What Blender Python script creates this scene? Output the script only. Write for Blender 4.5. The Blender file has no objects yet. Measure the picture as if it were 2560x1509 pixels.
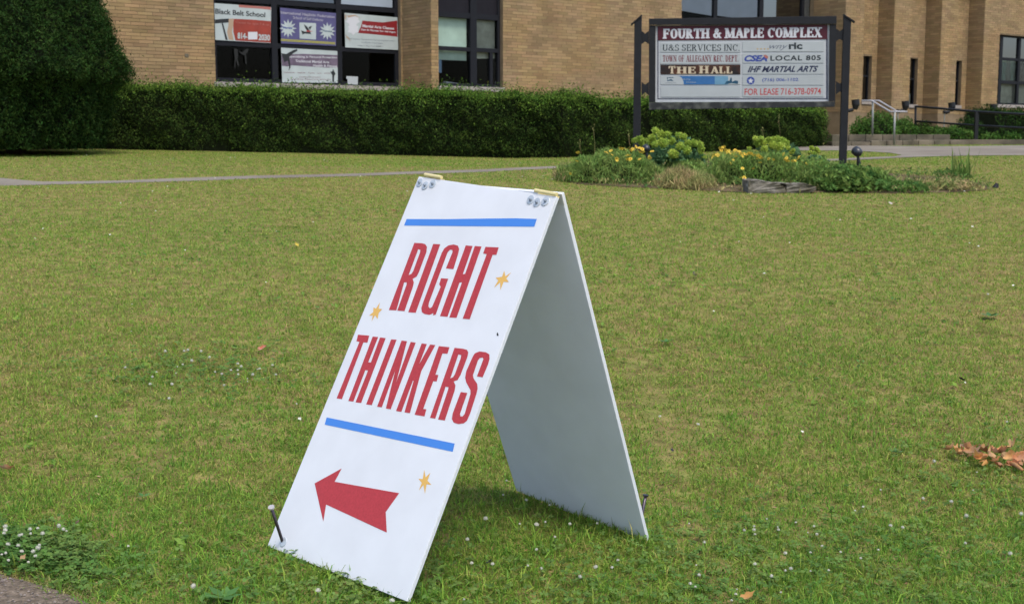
import bpy, bmesh, math, random
import numpy as np
from mathutils import Vector, Matrix
from mathutils.geometry import tessellate_polygon

random.seed(7)
rng = np.random.default_rng(7)
scene = bpy.context.scene
COL = scene.collection

# ------------------------------------------------------------------ camera, sky, sun, exposure
FPX, PITCH, EZ = 3233.0, 0.126, 1.3            # focal length in photo pixels (2560 wide), tilt down, eye height
cam_data = bpy.data.cameras.new('camera')
cam = bpy.data.objects.new('camera', cam_data)
COL.objects.link(cam)
cam.location = (0, 0, EZ)
cam.rotation_euler = (math.pi / 2 - PITCH, 0, 0)
cam_data.sensor_width = 36.0
cam_data.lens = FPX / 2560 * 36
cam_data.clip_start = 0.05
cam_data.clip_end = 2000
cam_data.dof.use_dof = True
cam_data.dof.focus_distance = 4.0
cam_data.dof.aperture_fstop = 10
scene.camera = cam

SUN_EL, SUN_AZ = math.radians(62), math.radians(152)   # azimuth clockwise from +Y (view direction)
world = bpy.data.worlds.new('World')
scene.world = world
world.use_nodes = True
wn = world.node_tree
sky = wn.nodes.new('ShaderNodeTexSky')
sky.sky_type = 'NISHITA'
sky.sun_disc = False
sky.sun_elevation = SUN_EL
sky.sun_rotation = SUN_AZ
sky.air_density = 1.0
sky.dust_density = 3.0
sky.ozone_density = 1.2
wn.nodes['Background'].inputs['Strength'].default_value = 0.14
wn.links.new(sky.outputs['Color'], wn.nodes['Background'].inputs['Color'])
sun_data = bpy.data.lights.new('sun', 'SUN')
sun_data.energy = 1.35
sun_data.angle = math.radians(16)
sun_data.color = (1.0, 0.95, 0.86)
sun = bpy.data.objects.new('sun', sun_data)
COL.objects.link(sun)
sdir = Vector((math.sin(SUN_AZ) * math.cos(SUN_EL), math.cos(SUN_AZ) * math.cos(SUN_EL), math.sin(SUN_EL)))
sun.rotation_euler = sdir.to_track_quat('Z', 'Y').to_euler()
scene.view_settings.view_transform = 'Standard'
scene.view_settings.look = 'None'
scene.view_settings.exposure = 0.85
scene.view_settings.gamma = 1.0
scene.view_settings.use_curve_mapping = False
scene.render.engine = 'CYCLES'

# ------------------------------------------------------------------ helpers
def ray(px, py):
    cx = (px - 1280) / FPX
    cy = (754.5 - py) / FPX
    return Vector((cx, math.cos(PITCH) + cy * math.sin(PITCH), -math.sin(PITCH) + cy * math.cos(PITCH)))

EYE = Vector((0, 0, EZ))

def at(px, py, depth):
    r = ray(px, py)
    return EYE + r * (depth / r.y)

GY = [0, 3, 4.4, 10, 14, 15.5, 17.5, 20, 23, 26, 30, 60, 400]
GX = [-9, 0, 9]
GZ = np.array([
    [-1.32, -1.32, -1.32], [-1.24, -1.24, -1.24], [-1.222, -1.222, -1.222], [-.82, -.82, -.82], [-.545, -.545, -.545],
    [-.52, -.47, -.455], [-.40, -.38, -.355], [-.28, -.37, -.27], [-.20, -.355, -.20], [-.16, -.30, -.15],
    [-.12, -.15, -.12], [-.1, -.1, -.1], [-.1, -.1, -.1]])

def gz_np(x, y):
    x = np.asarray(x, float); y = np.asarray(y, float)
    cols = [np.interp(y, GY, GZ[:, k]) for k in range(3)]
    t = np.clip((x + 9) / 9, 0, 2)
    z = np.where(t < 1, cols[0] * (1 - t) + cols[1] * t, cols[1] * (2 - t) + cols[2] * (t - 1))
    fade = np.clip((9 - y) / 4, 0, 1)
    z = z - np.where(x > 0, .105 * np.clip(x, 0, .6), .045 * np.clip(x, -1.5, 0)) * fade
    z = z + (.012 * np.sin(x * 1.7 + 1.3 * np.sin(y * .9)) + .010 * np.sin(y * 2.3 + x * .8)) * np.clip((y - 5) / 3, 0, 1) * np.clip((22 - y) / 4, 0, 1) * .6
    return z + EZ

def gz(x, y):
    return float(gz_np(x, y))

def gu(px, py, lift=0.0):
    """the point of the ground seen at a photo pixel"""
    r = ray(px, py)
    t, last = 2.0, 2.0
    while t < 80:
        p = EYE + r * t
        if p.z < gz(p.x, p.y) + lift:
            break
        last = t
        t += .1
    lo, hi = last, t
    for _ in range(20):
        m = (lo + hi) / 2
        p = EYE + r * m
        if p.z < gz(p.x, p.y) + lift: hi = m
        else: lo = m
    return EYE + r * hi

def link(o, parent=None):
    COL.objects.link(o)
    if parent is not None:
        o.parent = parent
    return o

def tag(o, label=None, cat=None, group=None, kind=None):
    if label: o['label'] = label
    if cat: o['category'] = cat
    if group: o['group'] = group
    if kind: o['kind'] = kind
    return o

def thing(name, loc, label, cat, group=None):
    o = bpy.data.objects.new(name, None)
    o.empty_display_size = .1
    o.location = loc
    COL.objects.link(o)
    return tag(o, label, cat, group)

def root_loc(parent):
    v = Vector((0, 0, 0))
    while parent is not None:
        v += parent.location
        parent = parent.parent
    return v

class MB:
    """collects world-space geometry and links it as one object"""
    def __init__(self):
        self.v, self.f = [], []
    def add(self, vs, fs):
        n = len(self.v)
        self.v += [tuple(p) for p in vs]
        self.f += [tuple(i + n for i in f) for f in fs]
        return self
    def hexa(self, c):
        """8 corners: bottom ring 0-3, top ring 4-7"""
        return self.add(c, [(0, 3, 2, 1), (4, 5, 6, 7), (0, 1, 5, 4), (1, 2, 6, 5), (2, 3, 7, 6), (3, 0, 4, 7)])
    def box(self, c, s, R=None):
        c = Vector(c)
        hx, hy, hz = s[0] / 2, s[1] / 2, s[2] / 2
        pts = [Vector(p) for p in ((-hx, -hy, -hz), (hx, -hy, -hz), (hx, hy, -hz), (-hx, hy, -hz), (-hx, -hy, hz), (hx, -hy, hz), (hx, hy, hz), (-hx, hy, hz))]
        if R is not None: pts = [R @ p for p in pts]
        return self.hexa([c + p for p in pts])
    def tube(self, pts, radii, n=10, cap=True):
        pts = [Vector(p) for p in pts]
        if not hasattr(radii, '__len__'): radii = [radii] * len(pts)
        rings = []
        for i, p in enumerate(pts):
            d = (pts[min(i + 1, len(pts) - 1)] - pts[max(i - 1, 0)]).normalized()
            a = d.orthogonal().normalized() if i == 0 else (rings[-1][1] - d * rings[-1][1].dot(d)).normalized()
            b = d.cross(a)
            rings.append(([p + (a * math.cos(2 * math.pi * k / n) + b * math.sin(2 * math.pi * k / n)) * radii[i] for k in range(n)], a))
        vs = [q for r, _ in rings for q in r]
        fs = []
        for i in range(len(pts) - 1):
            for k in range(n):
                k2 = (k + 1) % n
                fs.append((i * n + k, i * n + k2, (i + 1) * n + k2, (i + 1) * n + k))
        if cap:
            fs.append(tuple(range(n - 1, -1, -1)))
            fs.append(tuple((len(pts) - 1) * n + k for k in range(n)))
        return self.add(vs, fs)
    def prism(self, front, back):
        """front and back: matching outlines (lists of points)"""
        n = len(front)
        tri = tessellate_polygon([[Vector(p) for p in front]])
        fs = [tuple(t) for t in tri] + [tuple(i + n for i in reversed(t)) for t in tri]
        fs += [(i, (i + 1) % n, (i + 1) % n + n, i + n) for i in range(n)]
        return self.add(list(front) + list(back), fs)
    def build(self, name, m, parent=None, smooth=False, bevel=0.0, origin=None):
        loc = root_loc(parent)
        o0 = Vector(origin) if origin is not None else (loc if parent is not None else Vector((0, 0, 0)))
        me = bpy.data.meshes.new(name)
        me.from_pydata([tuple(Vector(p) - o0) for p in self.v], [], self.f)
        bm = bmesh.new(); bm.from_mesh(me)
        bmesh.ops.recalc_face_normals(bm, faces=bm.faces)
        if bevel:
            es = [e for e in bm.edges if len(e.link_faces) == 2 and e.calc_face_angle(0) > .6]
            bmesh.ops.bevel(bm, geom=es, offset=bevel, segments=2, affect='EDGES', profile=.6)
        bm.to_mesh(me); bm.free()
        if smooth:
            for p in me.polygons: p.use_smooth = True
        me.materials.append(m)
        o = bpy.data.objects.new(name, me)
        if parent is not None or origin is not None:
            o.location = o0 - loc
        return link(o, parent)

def mesh_np(name, verts, faces, m, parent=None, uv=None):
    """verts (N,3), faces (M,k) with one k; vertices in world space"""
    loc = root_loc(parent)
    verts = np.asarray(verts, np.float32) - np.array(loc, np.float32)
    faces = np.asarray(faces, np.int32)
    me = bpy.data.meshes.new(name)
    k = faces.shape[1]
    me.vertices.add(len(verts)); me.vertices.foreach_set('co', verts.ravel())
    me.loops.add(faces.size); me.loops.foreach_set('vertex_index', faces.ravel())
    me.polygons.add(len(faces)); me.polygons.foreach_set('loop_start', np.arange(0, faces.size, k, dtype=np.int32))
    me.update(calc_edges=True)
    me.shade_flat()
    me.materials.append(m)
    o = bpy.data.objects.new(name, me)
    return link(o, parent)

# ------------------------------------------------------------------ materials
def mat(name, col, rough=.7, spec=.3, metal=0.0, var=0.0, scale=8.0, bump=0.0, bscale=60.0, col2=None, island=0.0, objr=0.0, transl=0.0, detail=4.0, thr=None):
    m = bpy.data.materials.new(name)
    m.use_nodes = True
    nt = m.node_tree; N = nt.nodes; L = nt.links
    b = N['Principled BSDF']
    b.inputs['Roughness'].default_value = rough
    b.inputs['Metallic'].default_value = metal
    b.inputs['Specular IOR Level'].default_value = spec
    c4 = (*col, 1)
    b.inputs['Base Color'].default_value = c4
    out = None
    geo = N.new('ShaderNodeNewGeometry')
    if col2 is not None:
        no = N.new('ShaderNodeTexNoise'); no.inputs['Scale'].default_value = scale; no.inputs['Detail'].default_value = detail
        L.new(geo.outputs['Position'], no.inputs['Vector'])
        mr = N.new('ShaderNodeMapRange')
        lo, hi = thr or (.38, .62)
        mr.inputs['From Min'].default_value = lo; mr.inputs['From Max'].default_value = hi
        L.new(no.outputs['Fac'], mr.inputs['Value'])
        mx = N.new('ShaderNodeMix'); mx.data_type = 'RGBA'
        mx.inputs['A'].default_value = c4; mx.inputs['B'].default_value = (*col2, 1)
        L.new(mr.outputs['Result'], mx.inputs['Factor'])
        out = mx.outputs['Result']
    rnd = None
    if island or objr:
        oi = N.new('ShaderNodeObjectInfo')
        ad = N.new('ShaderNodeMath'); ad.operation = 'ADD'
        L.new(oi.outputs['Random'], ad.inputs[0]); L.new(geo.outputs['Random Per Island'], ad.inputs[1])
        fr = N.new('ShaderNodeMath'); fr.operation = 'FRACT'; L.new(ad.outputs[0], fr.inputs[0])
        rnd = fr.outputs[0]
    if rnd is not None or var:
        hs = N.new('ShaderNodeHueSaturation')
        if out: L.new(out, hs.inputs['Color'])
        else: hs.inputs['Color'].default_value = c4
        amp = max(island, objr)
        if rnd is not None:
            mr2 = N.new('ShaderNodeMapRange'); mr2.inputs['To Min'].default_value = 1 - amp; mr2.inputs['To Max'].default_value = 1 + amp
            L.new(rnd, mr2.inputs['Value'])
            v = mr2.outputs['Result']
            wn_ = N.new('ShaderNodeTexWhiteNoise'); wn_.noise_dimensions = '1D'; L.new(rnd, wn_.inputs['W'])
            mh = N.new('ShaderNodeMapRange'); mh.inputs['To Min'].default_value = .5 - amp * .045; mh.inputs['To Max'].default_value = .5 + amp * .045
            L.new(wn_.outputs['Value'], mh.inputs['Value']); L.new(mh.outputs['Result'], hs.inputs['Hue'])
        else: v = None
        if var:
            n2 = N.new('ShaderNodeTexNoise'); n2.inputs['Scale'].default_value = scale * 1.7; n2.inputs['Detail'].default_value = 5
            L.new(geo.outputs['Position'], n2.inputs['Vector'])
            m3 = N.new('ShaderNodeMapRange'); m3.inputs['From Min'].default_value = .3; m3.inputs['From Max'].default_value = .7
            m3.inputs['To Min'].default_value = 1 - var; m3.inputs['To Max'].default_value = 1 + var
            L.new(n2.outputs['Fac'], m3.inputs['Value'])
            if v is not None:
                mm = N.new('ShaderNodeMath'); mm.operation = 'MULTIPLY'; L.new(v, mm.inputs[0]); L.new(m3.outputs['Result'], mm.inputs[1]); v = mm.outputs[0]
            else: v = m3.outputs['Result']
        L.new(v, hs.inputs['Value'])
        out = hs.outputs['Color']
    if out: L.new(out, b.inputs['Base Color'])
    if bump:
        nb = N.new('ShaderNodeTexNoise'); nb.inputs['Scale'].default_value = bscale; nb.inputs['Detail'].default_value = 4
        L.new(geo.outputs['Position'], nb.inputs['Vector'])
        bp = N.new('ShaderNodeBump'); bp.inputs['Strength'].default_value = bump; bp.inputs['Distance'].default_value = .01
        L.new(nb.outputs['Fac'], bp.inputs['Height']); L.new(bp.outputs['Normal'], b.inputs['Normal'])
    if transl:
        tr = N.new('ShaderNodeBsdfTranslucent')
        if out: L.new(out, tr.inputs['Color'])
        else: tr.inputs['Color'].default_value = c4
        ms = N.new('ShaderNodeMixShader'); ms.inputs['Fac'].default_value = transl
        L.new(b.outputs['BSDF'], ms.inputs[1]); L.new(tr.outputs['BSDF'], ms.inputs[2])
        L.new(ms.outputs['Shader'], N['Material Output'].inputs['Surface'])
    return m

def glass_mat():
    m = bpy.data.materials.new('window_glass'); m.use_nodes = True
    nt = m.node_tree; N = nt.nodes; L = nt.links
    N.remove(N['Principled BSDF'])
    t = N.new('ShaderNodeBsdfTransparent'); t.inputs['Color'].default_value = (.80, .84, .84, 1)
    g = N.new('ShaderNodeBsdfGlossy'); g.inputs['Roughness'].default_value = .03; g.inputs['Color'].default_value = (.22, .23, .25, 1)
    f = N.new('ShaderNodeFresnel'); f.inputs['IOR'].default_value = 1.35
    x = N.new('ShaderNodeMixShader')
    L.new(f.outputs[0], x.inputs[0]); L.new(t.outputs[0], x.inputs[1]); L.new(g.outputs[0], x.inputs[2])
    L.new(x.outputs[0], N['Material Output'].inputs['Surface'])
    return m

M = {}
M['soil_grass'] = mat('lawn_ground', (.15, .155, .045), .95, .05, col2=(.19, .15, .06), scale=6, var=.4, bump=.6, bscale=90)
M['mortar'] = mat('mortar', (.20, .15, .095), .95, .1, var=.15, scale=3)
M['brick'] = mat('tan_brick', (.290, .196, .098), .85, .12, island=.18, objr=.18, var=.13, scale=.9, col2=(.265, .188, .106), bump=.25, bscale=180)
M['frame'] = mat('dark_bronze_frame', (.012, .013, .017), .6, .15, var=.1)
M['panel_dark'] = mat('dark_spandrel', (.012, .011, .015), .6, .15, var=.1, scale=2)
M['glass'] = glass_mat()
M['room'] = mat('room_inside', (.018, .017, .015), .95, .1)
M['sill'] = mat('stone_sill', (.30, .27, .25), .8, .2, var=.15)
M['blind_skygrey'] = mat('sky_grey_blind', (.50, .53, .62), .8, .1, var=.06, scale=1.5)  # blind colour lightened to carry the sky's reflection on the glass
M['blind_green'] = mat('green_blind', (.50, .62, .52), .8, .1, var=.12, scale=2)
M['blind_tan'] = mat('tan_blind', (.42, .42, .34), .8, .1, var=.22, scale=3)
M['black'] = mat('black_metal', (.010, .011, .013), .5, .3)
M['post'] = mat('dark_painted_post', (.014, .015, .018), .6, .2, var=.15, scale=6, bump=.15)
M['worn'] = mat('weathered_rail', (.020, .022, .024), .7, .3, col2=(.10, .105, .09), scale=9, thr=(.45, .72), bump=.2)
M['lightframe'] = mat('aluminium_trim', (.42, .44, .46), .5, .5, var=.08)
M['panelwhite'] = mat('sign_white', (.42, .44, .46), .55, .3, var=.03, scale=3)
M['slat'] = mat('name_plate_white', (.36, .39, .40), .5, .3, var=.04, scale=4, objr=.03)
M['maroon'] = mat('maroon', (.065, .008, .018), .5, .3, var=.12, scale=5)
M['textwhite'] = mat('letter_white', (.52, .53, .56), .6, .2)
M['navy'] = mat('letter_navy', (.02, .025, .06), .6, .2)
M['charcoal'] = mat('letter_charcoal', (.025, .032, .038), .6, .2)
M['wine'] = mat('letter_wine', (.15, .025, .035), .6, .2)
M['redletter'] = mat('letter_red', (.38, .05, .05), .6, .2)
M['blueletter'] = mat('letter_blue', (.035, .06, .25), .6, .2)
M['greyletter'] = mat('letter_grey', (.12, .135, .17), .6, .2)
M['orange'] = mat('letter_orange', (.42, .28, .10), .6, .2)
M['brownplate'] = mat('brown_plate', (.012, .008, .008), .5, .3, col2=(.085, .028, .012), scale=5, thr=(.35, .6))
M['cream'] = mat('letter_cream', (.50, .42, .30), .6, .2)
M['blueplate'] = mat('blue_plate', (.03, .12, .30), .5, .3, var=.1)
M['blueplate2'] = mat('light_blue_plate', (.12, .26, .38), .5, .3, var=.08)
M['teal'] = mat('letter_teal', (.02, .07, .12), .6, .2)
M['vinyl'] = mat('white_vinyl', (.38, .43, .43), .45, .4, var=.08, scale=2.5)
M['vinylred'] = mat('red_print', (.26, .035, .02), .45, .4, var=.15, scale=3)
M['vinylred2'] = mat('dark_red_print', (.20, .012, .015), .45, .4, var=.15, scale=3)
M['pink'] = mat('pink_print', (.34, .12, .10), .45, .4)
M['vinylpurple'] = mat('purple_print', (.075, .07, .17), .45, .4, var=.12, scale=3)
M['mauve'] = mat('mauve_print', (.12, .09, .13), .45, .4, var=.25, scale=4)
M['yellowprint'] = mat('yellow_print', (.32, .30, .06), .5, .3)
M['blackprint'] = mat('black_print', (.02, .022, .024), .5, .3)
M['skin'] = mat('tan_print', (.36, .26, .18), .5, .3)
M['paleprint'] = mat('pale_print', (.34, .33, .38), .5, .3)
M['board'] = mat('board_white', (.79, .815, .86), .42, .35, var=.035, scale=5, transl=.24)
M['boardedge'] = mat('board_edge', (.60, .64, .68), .7, .2, var=.06, scale=30)
M['printred'] = mat('board_red', (.40, .042, .052), .5, .25, var=.12, scale=90)
M['printblue'] = mat('board_blue', (.055, .21, .62), .4, .4, var=.02)
M['printgold'] = mat('board_gold', (.66, .40, .10), .45, .4)
M['brass'] = mat('brass', (.88, .74, .36), .35, .5, metal=.35)
M['zinc'] = mat('zinc_washer', (.47, .52, .57), .4, .5, metal=.2, var=.05, scale=40)
M['bolt'] = mat('bolt_steel', (.30, .34, .38), .35, .5, metal=.6)
M['spike'] = mat('steel_spike', (.10, .085, .10), .38, .5, metal=1.0, var=.2, scale=60)
M['spikehead'] = mat('spike_head', (.5, .48, .46), .5, .5, metal=.6)
M['hedge'] = mat('hedge_leaves', (.018, .038, .007), .7, .08, island=.5, transl=.2, col2=(.045, .080, .014), scale=5)
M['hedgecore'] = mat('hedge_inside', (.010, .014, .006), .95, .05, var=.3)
M['yew'] = mat('yew_leaves', (.009, .026, .005), .7, .08, island=.55, transl=.15, col2=(.028, .062, .011), scale=5.5)
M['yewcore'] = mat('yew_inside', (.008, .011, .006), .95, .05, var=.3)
M['topleaf'] = mat('hedge_top_leaves', (.12, .24, .03), .7, .1, island=.4, transl=.4, col2=(.16, .27, .04), scale=3)  # yellower green than the other hedge leaves
M['bark'] = mat('bark', (.07, .055, .045), .95, .1, var=.4, scale=15, bump=.6)
M['grass'] = None
M['clover'] = mat('clover_leaf', (.080, .165, .036), .7, .08, island=.35, transl=.3, col2=(.13, .20, .05), scale=3)
M['cloverflower'] = mat('clover_blossom', (.50, .50, .43), .8, .1, island=.15, objr=.12)
M['stem'] = mat('green_stem', (.12, .19, .06), .7, .2)
M['mulch'] = mat('mulch', (.075, .035, .025), .95, .05, col2=(.035, .022, .016), scale=14, bump=1, bscale=40)
M['bedsoil'] = mat('bed_soil', (.065, .05, .032), .95, .05, col2=(.14, .105, .06), scale=5, bump=1, bscale=50)
M['concrete'] = mat('path_concrete', (.215, .195, .160), .9, .1, col2=(.175, .152, .125), scale=.9, var=.12, bump=.3, bscale=120)
M['asphaltwalk'] = mat('gravelly_walk', (.125, .10, .075), .95, .1, col2=(.18, .145, .11), scale=50, var=.35, bump=1.0, bscale=130, detail=6)
M['pebble'] = mat('pebble', (.16, .135, .12), .8, .2, island=.6)
M['stone'] = mat('step_stone', (.17, .145, .105), .9, .1, col2=(.10, .09, .065), scale=3, objr=.12, var=.15, bump=.5, bscale=30)
M['rock'] = mat('flat_rock', (.20, .185, .16), .9, .15, col2=(.09, .08, .055), scale=6, var=.25, bump=1, bscale=25)
M['whiterail'] = mat('white_handrail', (.30, .30, .315), .4, .4)
M['greyrail'] = mat('galvanised_post', (.24, .25, .23), .5, .4, metal=.3)
M['coreo'] = mat('bed_foliage', (.16, .27, .06), .7, .1, island=.45, transl=.45, col2=(.21, .29, .08), scale=4)
M['lime'] = mat('lime_foliage', (.46, .56, .10), .65, .15, island=.3, transl=.45, col2=(.33, .46, .08), scale=7)
M['limeleaf'] = mat('grey_green_leaf', (.10, .20, .09), .7, .1, island=.35, transl=.3)
M['dry'] = mat('dry_grass', (.38, .29, .14), .8, .1, island=.4, transl=.3, col2=(.24, .28, .09), scale=6)
M['lowgreen'] = mat('low_plant', (.08, .17, .04), .7, .1, island=.45, transl=.35, col2=(.14, .22, .05), scale=5)
M['yellow'] = mat('yellow_petal', (.80, .58, .08), .6, .2, objr=.2, transl=.2)
M['yellowdisc'] = mat('flower_centre', (.45, .20, .02), .7, .2)
M['leafdry'] = mat('dry_leaf', (.52, .24, .09), .7, .15, col2=(.42, .27, .16), scale=20, objr=.35, transl=.2, var=.2)
M['leafred'] = mat('pink_leaf', (.45, .13, .07), .6, .25, col2=(.50, .30, .26), scale=30, transl=.2)
M['leafyellow'] = mat('yellow_leaf', (.50, .38, .06), .6, .2, transl=.2)
M['leafpale'] = mat('pale_leaf', (.42, .38, .34), .6, .2)
M['leafdark'] = mat('dark_leaf', (.02, .022, .025), .6, .2)
M['weed'] = mat('weed_leaf', (.08, .19, .045), .5, .3, transl=.3, island=.2)
M['mossgreen'] = mat('ramp_plants', (.045, .11, .018), .7, .08, island=.45, transl=.25, col2=(.08, .15, .03), scale=2.5)
M['greenbottle'] = mat('green_bottle_plastic', (.13, .45, .04), .3, .4)
M['paper'] = mat('paper_roll', (.55, .54, .60), .7, .2)
M['bluepaper'] = mat('blue_card', (.22, .33, .48), .6, .2)
M['spotlight'] = mat('spotlight_shell', (.018, .022, .030), .35, .5)
M['lawnweed'] = mat('lawn_weed', (.17, .27, .045), .7, .1, island=.35, transl=.35, col2=(.10, .20, .05), scale=2)
M['thatchfleck'] = mat('thatch_fleck', (.20, .115, .05), .8, .1, island=.4, transl=.2, col2=(.30, .22, .12), scale=9)
M['silhouette'] = mat('grey_window_print', (.018, .019, .018), .6, .2)

# grass blades: colour by patch (green / dry) and by blade
def grass_mat():
    m = bpy.data.materials.new('grass_blades'); m.use_nodes = True
    nt = m.node_tree; N = nt.nodes; L = nt.links
    b = N['Principled BSDF']; b.inputs['Roughness'].default_value = .6; b.inputs['Specular IOR Level'].default_value = .2
    geo = N.new('ShaderNodeNewGeometry')
    def noise(scale, det=3, rough=.5):
        n = N.new('ShaderNodeTexNoise'); n.inputs['Scale'].default_value = scale; n.inputs['Detail'].default_value = det; n.inputs['Roughness'].default_value = rough
        L.new(geo.outputs['Position'], n.inputs['Vector']); return n.outputs['Fac']
    def math_(op, a, b_, v=None):
        n = N.new('ShaderNodeMath'); n.operation = op
        for i, q in enumerate((a, b_)):
            if isinstance(q, (int, float)): n.inputs[i].default_value = q
            else: L.new(q, n.inputs[i])
        return n.outputs[0]
    big = noise(.45, 2); mid = noise(5.0, 5, .65); rnd = geo.outputs['Random Per Island']
    s = math_('ADD', math_('MULTIPLY', big, .80), math_('MULTIPLY', mid, 1.10))
    s = math_('ADD', s, math_('MULTIPLY', rnd, .75))
    # nearer the walk the turf is greener (watered strip), farther out drier
    sx = N.new('ShaderNodeSeparateXYZ'); L.new(geo.outputs['Position'], sx.inputs[0])
    mr = N.new('ShaderNodeMapRange'); mr.inputs['From Min'].default_value = 3.0; mr.inputs['From Max'].default_value = 4.6
    mr.inputs['To Min'].default_value = -.28; mr.inputs['To Max'].default_value = 0.0
    L.new(sx.outputs['Y'], mr.inputs['Value'])
    s = math_('ADD', s, mr.outputs['Result'])
    ramp = N.new('ShaderNodeValToRGB')
    L.new(math_('MULTIPLY', math_('SUBTRACT', s, .80), 1.0), ramp.inputs['Fac'])
    cr = ramp.color_ramp
    cr.elements[0].position = 0.05; cr.elements[0].color = (.110, .250, .034, 1)
    cr.elements[1].position = .95; cr.elements[1].color = (.38, .29, .115, 1)
    e = cr.elements.new(.42); e.color = (.190, .320, .040, 1)
    e = cr.elements.new(.68); e.color = (.260, .320, .056, 1)
    hs = N.new('ShaderNodeHueSaturation'); L.new(ramp.outputs['Color'], hs.inputs['Color'])
    w = N.new('ShaderNodeTexWhiteNoise'); w.noise_dimensions = '1D'; L.new(rnd, w.inputs['W'])
    m2 = N.new('ShaderNodeMapRange'); m2.inputs['To Min'].default_value = .50; m2.inputs['To Max'].default_value = 1.42
    m2.inputs['To Min'].default_value = 0; m2.inputs['To Max'].default_value = 1
    far = N.new('ShaderNodeMapRange'); far.inputs['From Min'].default_value = 4; far.inputs['From Max'].default_value = 12
    far.inputs['To Min'].default_value = .92; far.inputs['To Max'].default_value = .42; L.new(sx.outputs['Y'], far.inputs['Value'])
    L.new(w.outputs['Value'], m2.inputs['Value']); L.new(math_('ADD', math_('MULTIPLY', math_('SUBTRACT', m2.outputs['Result'], .5), far.outputs['Result']), 1.04), hs.inputs['Value'])
    L.new(hs.outputs['Color'], b.inputs['Base Color'])
    tr = N.new('ShaderNodeBsdfTranslucent'); L.new(hs.outputs['Color'], tr.inputs['Color'])
    ms = N.new('ShaderNodeMixShader'); ms.inputs['Fac'].default_value = .4
    L.new(b.outputs[0], ms.inputs[1]); L.new(tr.outputs[0], ms.inputs[2]); L.new(ms.outputs[0], N['Material Output'].inputs['Surface'])
    return m
M['grass'] = grass_mat()

# ------------------------------------------------------------------ ground, paths
def sheet(name, m, poly_px=None, lift=.004, poly=None, kind='structure', thick=0.0, step=.35):
    """a flush sheet that follows the ground, from an outline in world x,y"""
    pts = poly or [gu(*p) for p in poly_px]
    pts = [Vector((p.x, p.y, 0)) for p in pts]
    bm = bmesh.new()
    vs = [bm.verts.new(p) for p in pts]
    tri = tessellate_polygon([pts])
    for t in tri:
        try: bm.faces.new([vs[i] for i in t])
        except ValueError: pass
    for _ in range(7):
        es = [e for e in bm.edges if e.calc_length() > step * 2]
        if not es: break
        bmesh.ops.subdivide_edges(bm, edges=es, cuts=1)
        bmesh.ops.triangulate(bm, faces=bm.faces)
    for v in bm.verts: v.co.z = gz(v.co.x, v.co.y) + lift
    bmesh.ops.recalc_face_normals(bm, faces=bm.faces)
    for f in bm.faces:
        if f.normal.z < 0: f.normal_flip()
    me = bpy.data.meshes.new(name); bm.to_mesh(me); bm.free(); me.materials.append(m)
    o = bpy.data.objects.new(name, me); link(o)
    o['kind'] = kind
    return o, [(p.x, p.y) for p in pts]

xs = np.concatenate([[-400, -100, -40, -20], np.linspace(-13, 13, 105), [20, 40, 100, 400]])
ys = np.concatenate([[-60, -20, -6, -2, 0, 1, 2], np.linspace(2.25, 30, 140), [35, 60, 150, 400]])
gx, gy = np.meshgrid(xs, ys)
zz = gz_np(gx, gy)
V = np.stack([gx, gy, zz], -1).reshape(-1, 3)
nx, ny = len(xs), len(ys)
idx = (np.arange(ny - 1)[:, None] * nx + np.arange(nx - 1)[None, :]).ravel()
lawn = mesh_np('lawn', V, np.stack([idx, idx + 1, idx + 1 + nx, idx + nx], 1), M['soil_grass'])
lawn['kind'] = 'structure'
for p in lawn.data.polygons: p.use_smooth = True

path_px = [(-250, 430), (0, 445), (105, 454.5), (298, 452), (500, 444), (1020, 429.5), (1220, 423.5), (1400, 415.5), (1700, 406), (2120, 396.5),
           (2120, 401.5), (1700, 412), (1400, 421), (1220, 430), (1020, 436), (500, 452.5), (199, 460.5), (60, 464), (-250, 475)]
path, path_poly = sheet('footpath', M['concrete'], path_px)
pave_px = [(1990, 364), (2122, 365), (2414, 366.5), (2900, 362), (2900, 389), (2560, 389), (2414, 390), (2300, 393), (2200, 398), (2120, 401.5), (2120, 396.5), (2235, 392),
           (2255, 388.5), (2225, 383), (2122, 377), (1990, 377)]
pave, pave_poly = sheet('entrance_paving', M['concrete'], pave_px, lift=.008)
walk_px = [(-60, 1424), (0, 1438), (45, 1452), (90, 1463), (150, 1482), (215, 1509), (330, 1560), (330, 1700), (-400, 1700), (-400, 1424)]
walk_poly = [gu(*p) for p in walk_px[:7]]
walk_poly = walk_poly + [Vector((.6, 1.8, 0)), Vector((-3.5, 1.0, 0)), Vector((-4.5, 4.2, 0))]
walk, walk_poly = sheet('sidewalk', M['asphaltwalk'], poly=walk_poly, lift=.006, step=.12)
mulch_px = [(-260, 378), (100, 375), (285, 370), (320, 364), (-260, 360)]
mulch, mulch_poly = sheet('mulch_bed', M['mulch'], mulch_px, lift=.006)
bed_px = [(1385, 448), (1440, 461), (1560, 468), (1700, 474), (1850, 482), (2060, 482), (2240, 484), (2400, 482), (2480, 474), (2470, 464), (2400, 448),
          (2200, 432), (2110, 414), (2000, 404), (1800, 404), (1600, 405), (1450, 418), (1385, 432)]
bed, bed_poly = sheet('flower_bed_soil', M['bedsoil'], bed_px, lift=.006)

def in_poly(x, y, poly):
    x = np.asarray(x); y = np.asarray(y)
    c = np.zeros(x.shape, bool)
    n = len(poly)
    for i in range(n):
        x0, y0 = poly[i]; x1, y1 = poly[(i + 1) % n]
        cond = ((y0 > y) != (y1 > y))
        with np.errstate(divide='ignore', invalid='ignore'):
            xi = (x1 - x0) * (y - y0) / (y1 - y0 + 1e-12) + x0
        c ^= cond & (x < xi)
    return c

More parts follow.
